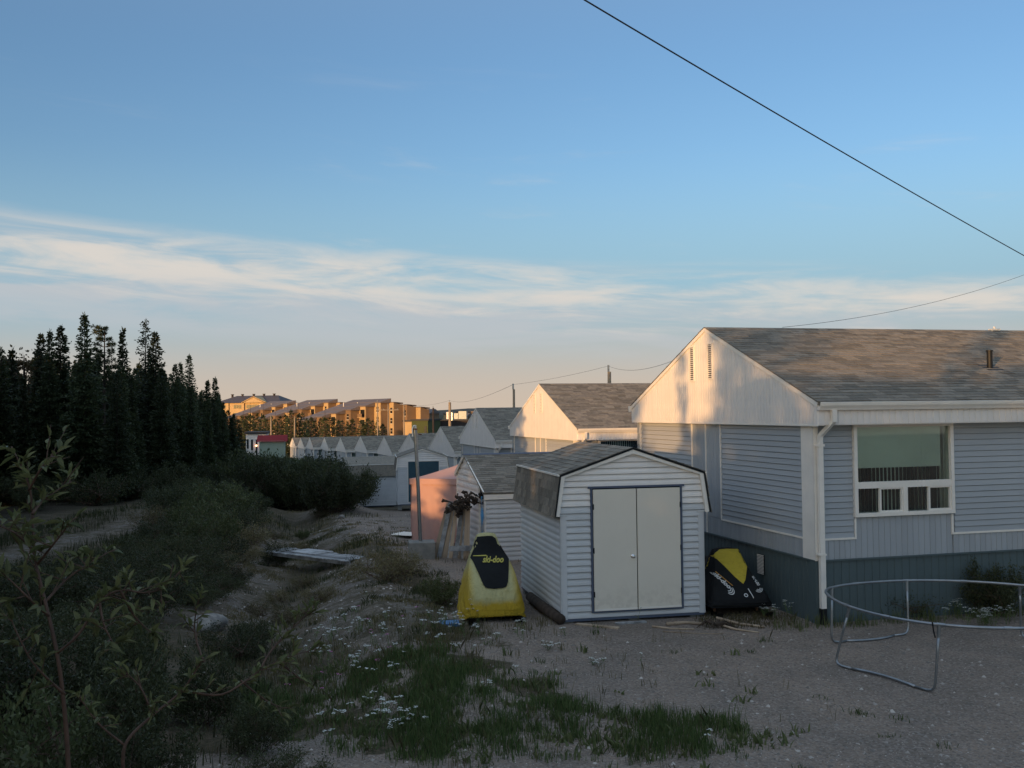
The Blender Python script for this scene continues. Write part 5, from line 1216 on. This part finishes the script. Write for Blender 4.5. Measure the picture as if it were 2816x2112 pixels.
tkf = np.array([q for q in tkv.f if len(q) == 4]); tkv = np.array(tkv.v)
placed = []
SHADE = []
def wood(X, Y, h, pl=False):
    global nvt
    pxx = 1106+2150.6*X/Y if Y > .5 else -9999
    if Y > .5 and pxx > -130 and Y < 104.5: return
    if X*X+Y*Y < 70: return
    for _ in range(3):
        g_ = hit_gap(X, Y, h, 1.1)
        if g_ is not None:
            h = g_
        else: break
    if h < 1.5: return
    v, f = LOW[rt_.randrange(4)]; a = rt_.uniform(0, 6.28); c, s_ = math.cos(a), math.sin(a); k = h/8.5; kw = .55+.45*k
    for vv, ff in ((v, f), (tkv, tkf)):
        q = np.stack([(vv[:, 0]*c-vv[:, 1]*s_)*kw+X, (vv[:, 0]*s_+vv[:, 1]*c)*kw+Y, vv[:, 2]*k+g1(X, Y)], 1); wv.append(q); wf_.append(ff+nvt); nvt += len(q)
    placed.append((X, Y))
for k in range(7000):
    Y = rt_.uniform(-34, 165); ed = np.interp(Y, [-34, 0, 10, 20, 30, 40, 60, 104, 105, 130, 165], [-4, -11.5, -13.5, -15.0, -18.0, -22.5, -34, -59, -44, -51, -69]); X = rt_.uniform(ed-11, ed)
    if any((X-a)**2+(Y-b)**2 < (1.38 if Y < 60 else 2.)**2 for a, b in placed): continue
    wood(X, Y, rt_.gauss(9.6, .5))
    if len(placed) > 900: break
def lone(p, t_, dh, kw):       # one narrow spire that throws a dark streak on a sunlit wall
    global nvt
    X, Y = p.x+sd.x*t_, p.y+sd.y*t_; h = p.z+sd.z*t_-g1(X, Y)+dh
    for vv, ff in (LOW[1], (tkv, tkf)):
        k = h/8.5; q = np.stack([vv[:, 0]*kw+X, vv[:, 1]*kw+Y, vv[:, 2]*k+g1(X, Y)], 1); wv.append(q); wf_.append(ff+nvt); nvt += len(q)
lone(hw0 @ Vector((0, 1.25, 4.5)), 24., 1.2, .36); lone(hw1 @ Vector((0, 2.6, 4.2)), 30., .6, .5); lone(hw0 @ Vector((5.4, -1.6, 4.7)), 26., 1.2, .5)
wd_ = npmesh('spruce_wood', np.concatenate(wv), np.concatenate(wf_)); wd_.materials.append(M_NEED)
tag(linkm('spruce_wood', wd_, None), 'continuation of the dark spruce forest to the left of the yard', 'wood', kind='stuff')
print('wood', len(placed), 'fills', cnt, 'tris', len(wd_.polygons)*2)
# ------------------------------------------------------------------ bushes
def bush_arrays(rg, h, R, n, leaf, upright=.5):
    ns = 26; az = rg.random(ns)*6.283; rr = R*rg.uniform(.15, 1, ns)**.7; tipz = h*rg.uniform(.55, 1.0, ns)*(1-.35*(rr/R)**2)
    tips = np.stack([np.cos(az)*rr, np.sin(az)*rr, tipz], 1); roots = np.stack([np.cos(az)*R*.12, np.sin(az)*R*.12, np.zeros(ns)], 1)
    k = rg.integers(0, ns, n); t_ = rg.uniform(.18, 1.02, n)**.75
    mid = tips[k]*np.array([.75, .75, .5])
    t1 = t_[:, None]; pos = roots[k]*(1-t1)**2+mid*2*t1*(1-t1)+tips[k]*t1**2+rg.normal(0, 1, (n, 3))*(.10*R*(1.15-t1*.75)+.03)
    pos[:, 2] = np.abs(pos[:, 2])+.02
    d = unit(rg.normal(0, 1, (n, 3))*.8+np.array([0, 0, upright])+(tips[k]-roots[k])*.4/h); u = unit(np.cross(d, rg.normal(0, 1, (n, 3))))
    v, f = quads_from(pos, d, u, leaf*rg.uniform(.7, 1.3, n), leaf*.38*rg.uniform(.7, 1.3, n))
    st = MB()
    for i in range(ns): st.tube([roots[i], mid[i]*.9, tips[i]], [.012, .008, .003], 4, cap=False)
    return v, f, st
BV = []
rg = np.random.default_rng(21)
for (h, R, n, lf, up, m) in ((2.0, 1.5, 9000, .10, .5, M_BUSH), (2.0, 1.3, 8000, .09, .7, M_BUSH), (1.0, 1.1, 5000, .06, .4, M_BUSH), (.8, .9, 3600, .05, .5, M_DRY), (1.3, .9, 3800, .085, .9, M_BUSHL), (.5, .8, 2600, .045, .4, M_BUSH)):
    v, f, st = bush_arrays(rg, h, R, n, lf, up); a = npmesh('foliage', v, f); a.materials.append(m); b = mesh('stems', st.v, st.f); b.materials.append(M_STEM); BV.append((a, b, h))
rbu = random.Random(17)
def bush(x, y, h, var, label, group, name='bush', sx=1.):
    a, b, h0_ = BV[var]; k = h/h0_; o = empty(name, (x, y, g1(x, y)-.03), rbu.uniform(0, 6.28), label, 'bush', group); o.scale = (k*sx*rbu.uniform(.9, 1.1), k*sx*rbu.uniform(.9, 1.1), k)
    linkm('foliage', a, None, o); linkm('stems', b, None, o); return o
def bpx(px, py, h, var, label, group, sx=1.): p = T(px, py); return bush(p.x, p.y, h, var, label, group, sx=sx)
GB = 'willow bushes of the large thicket'; LB = 'dense willow bush in the thicket between the forest and the far sheds'
for (px, py, h) in ((600, 1083, 1.7), (628, 1092, 2.0), (660, 1100, 2.1), (695, 1108, 2.3), (728, 1108, 2.4), (757, 1100, 2.2), (772, 1080, 1.9), (615, 1062, 2.), (650, 1068, 2.2), (690, 1072, 2.4), (735, 1070, 2.4), (765, 1055, 2.2), (580, 1055, 1.7)): bpx(px, py, h, rbu.choice((0, 1)), LB, GB)
GE = 'undergrowth bushes under the forest edge'
for k in range(70):
    Y = rbu.uniform(40, 82); ed = np.interp(Y, [40, 50, 60, 70, 80], [-19.5, -18, -19, -20.5, -22.8]); X = ed+rbu.uniform(-5, 1.2)
    if 1106+2150.6*X/Y < -40: continue
    bush(X, Y, rbu.uniform(.7, 1.9), rbu.choice((0, 1, 2)), 'dark undergrowth bush beneath the spruces at the forest edge', GE)
cntb = 0
for k in range(900):
    Y = rbu.uniform(56, 125); x0, x1 = np.interp(Y, [56, 75, 100, 125], [-15.5, -19, -27, -36]), np.interp(Y, [56, 75, 100, 125], [-9.5, -12.5, -18.5, -26])
    X = rbu.uniform(x0, x1)
    if abs(X-np.interp(Y, PATH[:, 1], PATH[:, 0])) < 1.6 and Y < 82: continue
    px = 1106+2150.6*X/Y; topl = np.interp(px, [470, 520, 600, 700, 780, 900, 1000], [960, 952, 958, 972, 984, 1003, 1010])
    p = PD(px, topl+rbu.uniform(0, 10), Y); h = min(p.z-g1(X, Y), 3.3)
    if h < .8: continue
    bush(X, Y, h, rbu.choice((0, 1, 0, 4)), LB, GB); cntb += 1
    if cntb > 95: break
for (px, py, h, lb) in ((800, 1085, 1.5, 'left of the three dark bushes between the two far sheds'), (822, 1088, 1.9, 'tallest middle bush between the two far sheds'), (838, 1084, 1.5, 'dark bush touching the left wall of the teal doored shed')): bpx(px, py, h, 1, lb, 'bushes between the far sheds')
GL = 'low bushes on the left bank'; LL = 'low dark bush on the bank between the sandy path and the ditch'
for (px, py, h, v_) in ((540, 1115, 1.2, 0), (510, 1125, 1.3, 1), (470, 1130, 1.5, 4), (440, 1120, 1.5, 0), (400, 1115, 1.5, 1), (360, 1110, 1.2, 0), (520, 1145, .9, 2), (480, 1160, 1.0, 2), (430, 1160, 1.2, 4), (455, 1185, 1.1, 4), (390, 1175, .9, 2), (340, 1180, .7, 2), (500, 1185, .8, 3), (470, 1215, .8, 2), (410, 1215, .8, 2), (350, 1215, .7, 2), (300, 1210, .7, 2), (480, 1245, .6, 3), (430, 1250, .7, 2), (370, 1250, .7, 2), (310, 1245, .7, 2), (250, 1225, .6, 2), (200, 1235, .6, 2), (150, 1250, .6, 2), (100, 1260, .7, 2), (50, 1270, .7, 2), (380, 1120, 1.1, 2), (420, 1085, 1.3, 1), (460, 1075, 1.3, 0), (500, 1085, 1.2, 1), (545, 1088, 1.2, 0), (330, 1135, .7, 3), (560, 1135, .5, 3), (350, 1290, .7, 2), (290, 1290, .8, 2), (230, 1280, .8, 2), (400, 1290, .6, 2), (170, 1300, .8, 2), (100, 1310, .8, 2), (40, 1320, .9, 2), (0, 1280, .8, 2), (330, 1330, .8, 2), (270, 1340, .9, 2), (520, 1215, .5, 3), (545, 1175, .5, 3), (505, 1265, .45, 2), (470, 1285, .5, 2), (430, 1310, .5, 2), (540, 1400, .55, 1), (500, 1420, .6, 2), (560, 1330, .35, 3), (600, 1300, .3, 3), (640, 1190, .35, 3), (590, 1165, .3, 3), (655, 1270, .35, 3), (690, 1300, .4, 3), (620, 1345, .35, 3)):
    bpx(px, py, h, v_, LL, GL, sx=1.15)
GN = 'leafy bushes of the near left thicket'; LN = 'dark leafy bush in the thicket at the bottom left of the yard'
for (x, y, h, v_) in ((-5.4, 13.8, 1.0, 1), (-5.0, 12.2, 1.1, 0), (-4.2, 10.9, 1.2, 1), (-3.9, 12.6, 1.0, 1), (-5.9, 11.3, 1.3, 0), (-6.6, 13.3, 1.1, 2), (-7.3, 12., 1.2, 0), (-6.2, 15.2, .8, 2), (-7.6, 15.6, .8, 2), (-4.8, 9.6, 1.2, 4), (-3.6, 9.4, 1.0, 1), (-5.9, 9.0, 1.3, 0), (-2.9, 8.6, .7, 4), (-4.0, 8.0, 1.0, 1), (-3.5, 7.0, 1.0, 0), (-2.9, 6.2, .9, 4), (-7., 9.9, 1.5, 0), (-8.2, 13.6, 1.2, 1), (-2.4, 9.8, .5, 2), (-2.9, 11.2, .7, 1)): bush(x, y, h, v_, LN, GN)
def small(px, py, h, var, label): p = T(px, py); bush(p.x, p.y, h, var, label, None, name='shrub')
small(600, 1225, .75, 1, 'small dark evergreen shrub at the left end of the boardwalk'); small(655, 1165, .45, 4, 'small weed tuft in the middle of the ditch floor'); small(880, 1240, .55, 3, 'dry weed below the concrete block on the slope')
small(835, 1255, .7, 3, 'tall dry weed left of the steel post block'); small(950, 1305, .6, 4, 'pale upright weed just left of the yellow snowmobile'); small(960, 1285, .4, 3, 'brownish weed on the slope behind the blue tray')
small(2150, 1330, 1.1, 1, 'dark green bush against the skirting inside the trampoline frame at right'); small(1958, 1325, .5, 5, 'low green clump below the white flowers at the house wall'); small(690, 1120, .5, 3, 'brown weed before the large thicket')
small(1000, 1190, .25, 3, 'dry grass tuft at the foot of the leaning planks'); small(868, 1086, .5, 3, 'dry weed at the corner of the teal doored shed')

# ------------------------------------------------------------------ near willow
M_LF = leafmat('near_willow_leaf', (.085, .10, .038), (.19, .19, .078), .25, .45)
def leaf_mesh(l=1., w=.30, fold=.10, bend=.12):
    v = []; n = 6
    for i in range(n+1):
        t_ = i/n; ww = w*math.sin(math.pi*min(1, t_*1.02)**.85)*.5+.001; z = -bend*t_*t_
        v += [(-ww, t_*l, z+fold*ww*2), (0, t_*l, z), (ww, t_*l, z+fold*ww*2)]
    f = []
    for i in range(n):
        for j in range(2): a = i*3+j; f.append((a, a+1, a+4, a+3))
    return mesh('leaf', v, f)
LM = [leaf_mesh(1, .30, .5, .15), leaf_mesh(1, .36, .3, .30), leaf_mesh(1, .26, .6, .02)]
for m_ in LM: m_.materials.append(M_LF); m_.polygons.foreach_set('use_smooth', [True]*len(m_.polygons))
rl = random.Random(31)
def willow(stems, label, ln=.075, per=.035, singles=300, tw=.25):
    base = stems[0][0]; root = PD(*base[:3]) if len(base) == 3 else Vector(base)
    gzz = g1(root.x, root.y); o = empty('willow', (root.x, root.y, gzz), 0, label, 'shrub'); off = Vector((root.x, root.y, gzz)); c = 0; mb = MB()
    allst = []
    for st in stems:
        P = [PD(*q[:3])-off for q in st]; P = [Vector(p) for p in crom([tuple(p) for p in P], 5, False)]
        r0 = .009 if st is stems[0] else .0055
        MB().tube(P, [r0*(1-.7*i/(len(P)-1)) for i in range(len(P))], 7).build('stem', M_STEM, o, smooth=True); allst.append(P)
    for si, P in enumerate(allst):
        L_ = 0
        for i in range(1, len(P)):
            seg = P[i]-P[i-1]; t_ = i/len(P)
            if si == 0 and t_ < .45: continue
            m = max(1, int(seg.length/per))
            for k in range(m):
                if si and t_ < .3 and rl.random() < .6: continue
                p = P[i-1]+seg*((k+rl.random())/m); dr = seg.normalized()
                # short side twig with a few leaves
                tdir = (dr*.5+Vector((rl.gauss(0, 1), rl.gauss(0, 1), rl.gauss(.35, .7)))*.6).normalized(); tl = tw*rl.uniform(.2, 1)*(.5 if t_ > .8 else 1)
                q = p+tdir*tl
                MBt.tube([p+off, p+off+tdir*tl*.5, q+off], [.0025, .002, .001], 4, cap=False)
                for j in range(rl.choice((3, 4, 5))):
                    b = p+tdir*tl*(.3+.7*j/4); d = (tdir+Vector((rl.gauss(0, .6), rl.gauss(0, .6), rl.gauss(.15, .5)))).normalized(); s_ = ln*rl.uniform(.6, 1.25)
                    x = d.cross(Vector((rl.gauss(0, .5), rl.gauss(0, .5), 1))).normalized(); z = x.cross(d)
                    M = Matrix((x*s_, d*s_, z*s_)).transposed().to_4x4(); M.translation = b
                    if c < singles: linkm('leaf', LM[c % 3], None, o, M); c += 1
                    else: me = LM[c % 3]; mb.add([v.co for v in me.vertices], [tuple(q_.vertices) for q_ in me.polygons], M)
    if mb.v: mb.build('leaf', M_LF, o, kind='stuff', smooth=True)
    tt = MB(); tt.v = [tuple(Vector(v)-off) for v in MBt.v]; tt.f = list(MBt.f); tt.build('twigs', M_STEM, o, kind='stuff'); MBt.v.clear(); MBt.f.clear()
    return o
MBt = MB()
willow([[(150, 1700, 3.6), (142, 1560, 3.6), (125, 1420, 3.6), (98, 1300, 3.65), (75, 1200, 3.7), (70, 1100, 3.75), (60, 1040, 3.75), (25, 965, 3.8)],
        [(125, 1410, 3.6), (170, 1370, 3.6), (215, 1300, 3.65), (260, 1275, 3.7), (310, 1280, 3.75), (350, 1270, 3.8), (400, 1225, 3.85)],
        [(98, 1300, 3.65), (140, 1255, 3.75), (180, 1225, 3.8), (240, 1190, 3.9)], [(75, 1190, 3.7), (30, 1150, 3.6), (-20, 1130, 3.6)], [(70, 1110, 3.7), (100, 1075, 3.8), (155, 1040, 3.9)], [(62, 1060, 3.75), (90, 1010, 3.7), (118, 980, 3.7)],
        [(105, 1330, 3.6), (60, 1290, 3.5), (10, 1240, 3.5)], [(140, 1500, 3.6), (70, 1430, 3.5), (20, 1330, 3.5)], [(80, 1220, 3.7), (120, 1170, 3.6), (160, 1120, 3.6)], [(215, 1300, 3.65), (225, 1350, 3.6), (250, 1400, 3.6)], [(260, 1275, 3.7), (290, 1330, 3.75), (330, 1370, 3.8)]],
       'tall foreground willow with reddish arching stems and long leaves at the left edge', ln=.056, per=.022, tw=.17)
willow([[(270, 1700, 4.2), (270, 1610, 4.2), (330, 1545, 4.3), (395, 1490, 4.4), (440, 1420, 4.4)], [(395, 1490, 4.4), (480, 1500, 4.4), (560, 1450, 4.5), (620, 1420, 4.6), (690, 1400, 4.7)], [(560, 1450, 4.5), (590, 1400, 4.6), (640, 1350, 4.7), (680, 1310, 4.7)], [(600, 1430, 4.6), (635, 1455, 4.6), (650, 1470, 4.6)],
        [(330, 1545, 4.3), (300, 1480, 4.3), (250, 1440, 4.3)], [(270, 1610, 4.2), (210, 1560, 4.2), (170, 1500, 4.2)], [(440, 1430, 4.4), (420, 1360, 4.5), (430, 1290, 4.5)], [(520, 1470, 4.5), (570, 1510, 4.5), (610, 1530, 4.5)]],
       'lower foreground willow whose thin branches reach right over the gravel strip', ln=.052, per=.05, tw=.12)
bgw = [(-2.6, 5.3, 1.1, 4), (-3.2, 4.8, 1.3, 0), (-2.2, 6.8, .7, 4), (-2.9, 7.4, .9, 4), (-4.3, 5.8, 1.5, 0), (-4.6, 7.2, 1.5, 1), (-2.1, 4.6, .8, 1), (-2.0, 5.8, .6, 4)]
for x, y, h, v_ in bgw: bush(x, y, h, v_, LN, GN)

# ------------------------------------------------------------------ grass, weeds, flowers and gravel as stuff
rg = np.random.default_rng(5)
def scatter(n, xr, yr, dens):
    x = rg.uniform(*xr, n); y = rg.uniform(*yr, n); k = rg.random(n) < dens(x, y); return x[k], y[k]
def to_grass(x, y): return sstep(-1, 1, x)
def blades(x, y, per, hmin, hmax, wid, spread, name, m, label, cat=None, lean=.45):
    n = len(x)*per; X = np.repeat(x, per)+rg.normal(0, spread, n); Y = np.repeat(y, per)+rg.normal(0, spread, n); Z = gz(X, Y)
    a = rg.uniform(0, 6.283, n); h = np.repeat(rg.uniform(hmin, hmax, len(x)), per)*rg.uniform(.5, 1.15, n); l = rg.uniform(0, lean, n)*h; b = rg.uniform(0, 6.283, n)
    w = wid*rg.uniform(.6, 1.4, n); cx, cy = np.cos(a)*w/2, np.sin(a)*w/2; lx, ly = np.cos(b)*l, np.sin(b)*l
    v = np.stack([np.stack([X-cx, Y-cy, Z-.01], 1), np.stack([X+cx, Y+cy, Z-.01], 1), np.stack([X+cx*.7+lx*.35, Y+cy*.7+ly*.35, Z+h*.55], 1), np.stack([X+lx, Y+ly, Z+h], 1), np.stack([X-cx*.7+lx*.35, Y-cy*.7+ly*.35, Z+h*.55], 1)], 1).reshape(-1, 3)
    f = np.arange(n*5).reshape(-1, 5); me = npmesh(name, v, f); me.materials.append(m); tag(linkm(name, me, None), label, cat, kind='stuff')
def ymask(x, y): a, b, w = masks(x, y); return a, b, w
def E_(L):
    out = []
    for px, py, rx, ry in L: p = T(px, py); out.append((p.x, p.y, rx, ry, 0.))
    return out
EG = E_([(1000, 1560, 1.2, 1.3), (1180, 1570, 1.2, 1.0), (1380, 1590, 1.4, .8), (1060, 1490, .9, .9), (900, 1480, 1.2, 1.3), (760, 1450, 1.2, 1.6), (830, 1410, 1.1, 1.4), (700, 1500, 1.2, 1.4), (860, 1540, 1.6, .9), (1270, 1580, 1.3, .8), (1500, 1600, 1., .5), (930, 1600, 1.2, .5)])
EW = E_([(760, 1400, 1.6, 1.6), (700, 1460, .9, 1.3), (900, 1430, 1.2, 1.4), (800, 1500, 1.3, 1.0), (1010, 1370, 1.3, .6), (1140, 1355, .6, .3), (880, 1350, 1.6, 1.2), (740, 1560, 1., .5), (690, 1290, .9, 2.0), (720, 1180, .6, 3)])
cl = lambda x, y: .55+.45*np.sign(wob(x, y, 2.6, 1., 8)+wob(x, y, 7., .6, 14))
x, y = scatter(15000, (-4, 5.5), (8.6, 15), lambda x, y: ell(x, y, EG)*np.clip(cl(x, y), .1, 1)*.95); blades(x, y, 10, .05, .20, .009, .05, 'grass', M_GRASS, 'green grass on the gravel in the foreground')
x, y = scatter(900, (-2, 8.5), (9, 17.2), lambda x, y: .30*(ymask(x, y)[0] > .3)*np.clip(cl(x*1.3, y*1.3)-.2, 0, 1)*np.interp(x, [0, 3, 8], [1, .45, .15])*np.interp(y, [9, 11, 14, 17], [1, .8, .6, .4])); blades(x, y, 22, .03, .10, .010, .06, 'grass_tufts', M_GRASS, 'scattered small grass tufts on the gravel yard', lean=.9)
x, y = scatter(16000, (-6, 2), (9, 30), lambda x, y: np.maximum(ell(x, y, EW), .12)*(1-ymask(x, y)[0]*.5)*(1-.92*(ymask(x, y)[1] > .25))*np.where(y > 20, .45, 1)*np.clip(cl(x, y), .15, 1)); blades(x, y, 7, .05, .20, .010, .08, 'weeds', M_DRY, 'dry weeds and grass on the slope and ditch')
x, y = scatter(14000, (-16, -3), (10, 48), lambda x, y: .8*(1-(ymask(x, y)[1] > .2))*np.clip(cl(x*.7, y*.7), .2, 1)*np.where(ditch_d(x, y) > -3.2, .15, 1)); blades(x, y, 7, .10, .35, .016, .14, 'undergrowth', M_BUSH, 'dark undergrowth covering the left bank')
x, y = scatter(7000, (-12, 3), (24, 60), lambda x, y: .35*(1-(ymask(x, y)[1] > .3)*.9)*np.clip(cl(x*.8, y*.8), .05, 1)*(x < 2.2-.27*(y-21)-1.5)); blades(x, y, 6, .05, .16, .02, .14, 'far_weeds', M_DRY, 'sparse brown weeds around the ditch and far sheds')
x, y = scatter(26000, (-9, -.2), (15.5, 44), lambda x, y: np.clip(wob(x, y, 2.2, 1.3, 3)+wob(x, y, 5.3, .9, 17)-.15, 0, 1)*(1-ymask(x, y)[0]*.8)*.8); blades(x, y, 9, .02, .09, .014, .07, 'low_plants', M_DRY, 'low brownish mats of plants on the banks and ditch floor', lean=1.4)
x, y = scatter(9000, (-9, -.6), (14.5, 40), lambda x, y: np.clip(wob(x, y, 1.7, 1.3, 9)+wob(x, y, 4.3, .9, 22)-.25, 0, 1)*(1-ymask(x, y)[0]*.8)*.8); blades(x, y, 10, .04, .17, .014, .07, 'low_plants', M_BUSH, 'low dark green plants on the banks', lean=1.)
x, y = scatter(900, (4.4, 9.5), (15.6, 19.5), lambda x, y: (np.abs((y-17.15)-.26*(x-5.06)+.25) < .22)*.8); blades(x, y, 10, .08, .30, .010, .06, 'weeds', M_BUSHL, 'green weeds along the skirting of the nearest house')
x, y = scatter(500, (3.2, 4.9), (16.9, 18.0), lambda x, y: .5+0*x); blades(x, y, 8, .03, .11, .010, .06, 'weeds', M_DRY, 'weeds in front of the black snowmobile')
x, y = scatter(5000, (-3.5, 3.5), (9, 15.5), lambda x, y: ell(x, y, EG)*.35*np.clip(cl(x*1.2, y*1.2), .2, 1)+.01); blades(x, y, 8, .04, .15, .030, .05, 'broad_weeds', M_BUSHL, 'broad leaved weeds among the foreground grass', lean=1.2)
x, y = scatter(2500, (-3.5, 4), (9, 17), lambda x, y: ell(x, y, EG+EW)*.4+.015); blades(x, y, 5, .08, .30, .006, .06, 'dry_stalks', M_DRY, 'thin dry stalks among the foreground grass', lean=.8)
# yarrow
def yarrow(x, y, hmin, hmax, name, label, kind='stuff', heads=3, m=None, par=None):
    sv, sf, fv, ff = [], [], [], []; ns = nf = 0
    for X, Y in zip(x, y):
        h = rg.uniform(hmin, hmax); z = g1(X, Y); 
        for k in range(rg.integers(1, heads+1)):
            a = rg.uniform(0, 6.28); l = rg.uniform(.02, .10); tx, ty, tz = X+math.cos(a)*l, Y+math.sin(a)*l, z+h*rg.uniform(.75, 1.05)
            w = .0025; sv += [(X-w, Y, z), (X+w, Y, z), (tx+w, ty, tz), (tx-w, ty, tz)]; sf.append((ns, ns+1, ns+2, ns+3)); ns += 4
            for j in range(3):      # feathery leaves
                q = rg.uniform(.15, .8); b = rg.uniform(0, 6.28); bx, by, bz_ = X+(tx-X)*q, Y+(ty-Y)*q, z+(tz-z)*q; l2 = .05; sv += [(bx, by, bz_), (bx+math.cos(b)*l2-.008, by+math.sin(b)*l2, bz_+.02), (bx+math.cos(b)*l2*1.6, by+math.sin(b)*l2*1.6, bz_+.01), (bx+math.cos(b)*l2+.008, by+math.sin(b)*l2, bz_+.02)]; sf.append((ns, ns+1, ns+2, ns+3)); ns += 4
            R = rg.uniform(.022, .052)
            for j in range(9):
                r = R*math.sqrt(rg.random()); b = rg.uniform(0, 6.28); cx, cy, cz = tx+math.cos(b)*r, ty+math.sin(b)*r, tz+rg.uniform(-.004, .006)+.01*(1-r/R); s_ = rg.uniform(.008, .015)
                n_ = 5; fv += [(cx+math.cos(i*1.257)*s_, cy+math.sin(i*1.257)*s_, cz+rg.uniform(-.003, .003)) for i in range(n_)]; ff.append(tuple(range(nf, nf+n_))); nf += n_
    o1 = linkm(name, mesh(name, fv, ff), m or M_FLOW, par); o2 = linkm('stems' if par else name+'_stems', mesh(name+'_stems', sv, sf), M_GRASS, par)
    if par is None: tag(o1, label, kind=kind); tag(o2, 'green stems and feathery leaves under the '+label.split(' ', 1)[1] if False else 'green stems below the white flower heads on the gravel', kind=kind)
EY = E_([(760, 1400, 1.3, .9), (690, 1445, .5, .5), (940, 1350, 1.0, .5), (1060, 1375, .9, .5), (780, 1550, .6, .5), (870, 1420, .9, .9), (820, 1585, .8, .3), (700, 1380, .6, .8)])
x, y = scatter(2600, (-4, 5), (8.8, 20), lambda x, y: np.maximum(ell(x, y, EY)*.85, .014*(x < 2.5))*np.clip(cl(x*1.5, y*1.5), .12, 1)); yarrow(x, y, .10, .30, 'flowers', 'white yarrow flower heads dotted over the weedy gravel')
x, y = scatter(60, (-3.2, -1.5), (12.5, 19), lambda x, y: .55+0*x); yarrow(x[:14], y[:14], .2, .4, 'pink_flowers', 'few pink fireweed flowers by the ditch', m=M_PINK, heads=1)
def yplant(px, py, n, sp_, hh, label):
    p = T(px, py); o = empty('yarrow_plant', (p.x, p.y, g1(p.x, p.y)), 0, label, 'flower'); X, Y = p.x+rg.normal(0, sp_, n), p.y+rg.normal(0, sp_*.5, n)
    global MBt
    yarrow(X, Y, hh*.5, hh, 'flower_heads', None, par=o, heads=3)
    for c in o.children:
        me = c.data; co_ = np.empty(len(me.vertices)*3, np.float32); me.vertices.foreach_get('co', co_); co_ = co_.reshape(-1, 3)-np.array([p.x, p.y, g1(p.x, p.y)], np.float32); me.vertices.foreach_set('co', co_.ravel())
yplant(1940, 1328, 14, .16, .60, 'tall white flowered yarrow against the skirting right of the downspout'); yplant(2135, 1350, 26, .20, .36, 'dense clump of white yarrow under the right part of the trampoline ring'); yplant(2060, 1330, 5, .10, .38, 'thin white yarrow between the two bigger clumps by the wall')
yplant(1700, 1335, 9, .22, .30, 'low white yarrow right of the black snowmobile'); yplant(1025, 1346, 9, .10, .42, 'tall dry stemmed yarrow in front of the yellow snowmobile cover'); yplant(1195, 1405, 4, .06, .15, 'single small white flower tuft on the open gravel'); yplant(1290, 1440, 3, .05, .13, 'tiny white flower tuft on a green rosette on the gravel')
# gravel and pebbles
x, y = scatter(60000, (-5, 9), (8.6, 16.5), lambda x, y: np.clip(ymask(x, y)[0]+.6*ymask(x, y)[1]+.06, 0, 1)*np.interp(y, [9, 10.4, 11.5, 16.5], [1., .55, .22, .10]))
n = len(x); tmpl = np.array([(1, 0, 0), (-.5, .87, 0), (-.5, -.87, 0), (.1, .1, .75), (-.3, -.2, .6)]); tf_ = np.array([(0, 1, 3), (1, 2, 4), (2, 0, 3), (1, 4, 3), (2, 3, 4)])
s_ = rg.uniform(.005, .015, n)*(1+1.8*(rg.random(n) < .08)+2.5*(rg.random(n) < .006)); a = rg.uniform(0, 6.28, n); zz = gz(x, y)
vx = (tmpl[None, :, 0]*np.cos(a)[:, None]-tmpl[None, :, 1]*np.sin(a)[:, None])*s_[:, None]+x[:, None]; vy = (tmpl[None, :, 0]*np.sin(a)[:, None]+tmpl[None, :, 1]*np.cos(a)[:, None])*s_[:, None]+y[:, None]; vz = tmpl[None, :, 2]*s_[:, None]*rg.uniform(.6, 1.1, n)[:, None]+zz[:, None]-.002
me = npmesh('gravel', np.stack([vx, vy, vz], -1).reshape(-1, 3), (tf_[None]+np.arange(n)[:, None, None]*5).reshape(-1, 3))
M_GRV = mat('gravel_stones', (.26, .245, .235), .9, .4, 30., rnd=.0, col2=(.13, .125, .12)); 
def islandmat(name, c1, c2):
    m = bpy.data.materials.new(name); m.use_nodes = True; t = m.node_tree; g = t.nodes.new('ShaderNodeNewGeometry'); b = t.nodes['Principled BSDF']; b.inputs['Roughness'].default_value = .85
    t.links.new(mixc(t, mth(t, 'POWER', g.outputs['Random Per Island'], 1.8), c1, c2), b.inputs['Base Color']); return m
M_GRV = islandmat('loose_gravel', (.16, .14, .12), (.58, .51, .45)); me.materials.append(M_GRV)
tag(linkm('gravel', me, None), 'loose grey gravel stones on the yard', kind='stuff')
x, y = scatter(9000, (-9, 1), (15, 50), lambda x, y: .35*np.clip(ymask(x, y)[1]+.15, 0, 1)); n = len(x); s_ = rg.uniform(.015, .05, n); a = rg.uniform(0, 6.28, n); zz = gz(x, y)
vx = (tmpl[None, :, 0]*np.cos(a)[:, None]-tmpl[None, :, 1]*np.sin(a)[:, None])*s_[:, None]+x[:, None]; vy = (tmpl[None, :, 0]*np.sin(a)[:, None]+tmpl[None, :, 1]*np.cos(a)[:, None])*s_[:, None]+y[:, None]; vz = tmpl[None, :, 2]*s_[:, None]*.7+zz[:, None]-.003
me = npmesh('stones', np.stack([vx, vy, vz], -1).reshape(-1, 3), (tf_[None]+np.arange(n)[:, None, None]*5).reshape(-1, 3)); me.materials.append(M_GRV); tag(linkm('stones', me, None), 'small stones strewn over the sandy banks', kind='stuff')
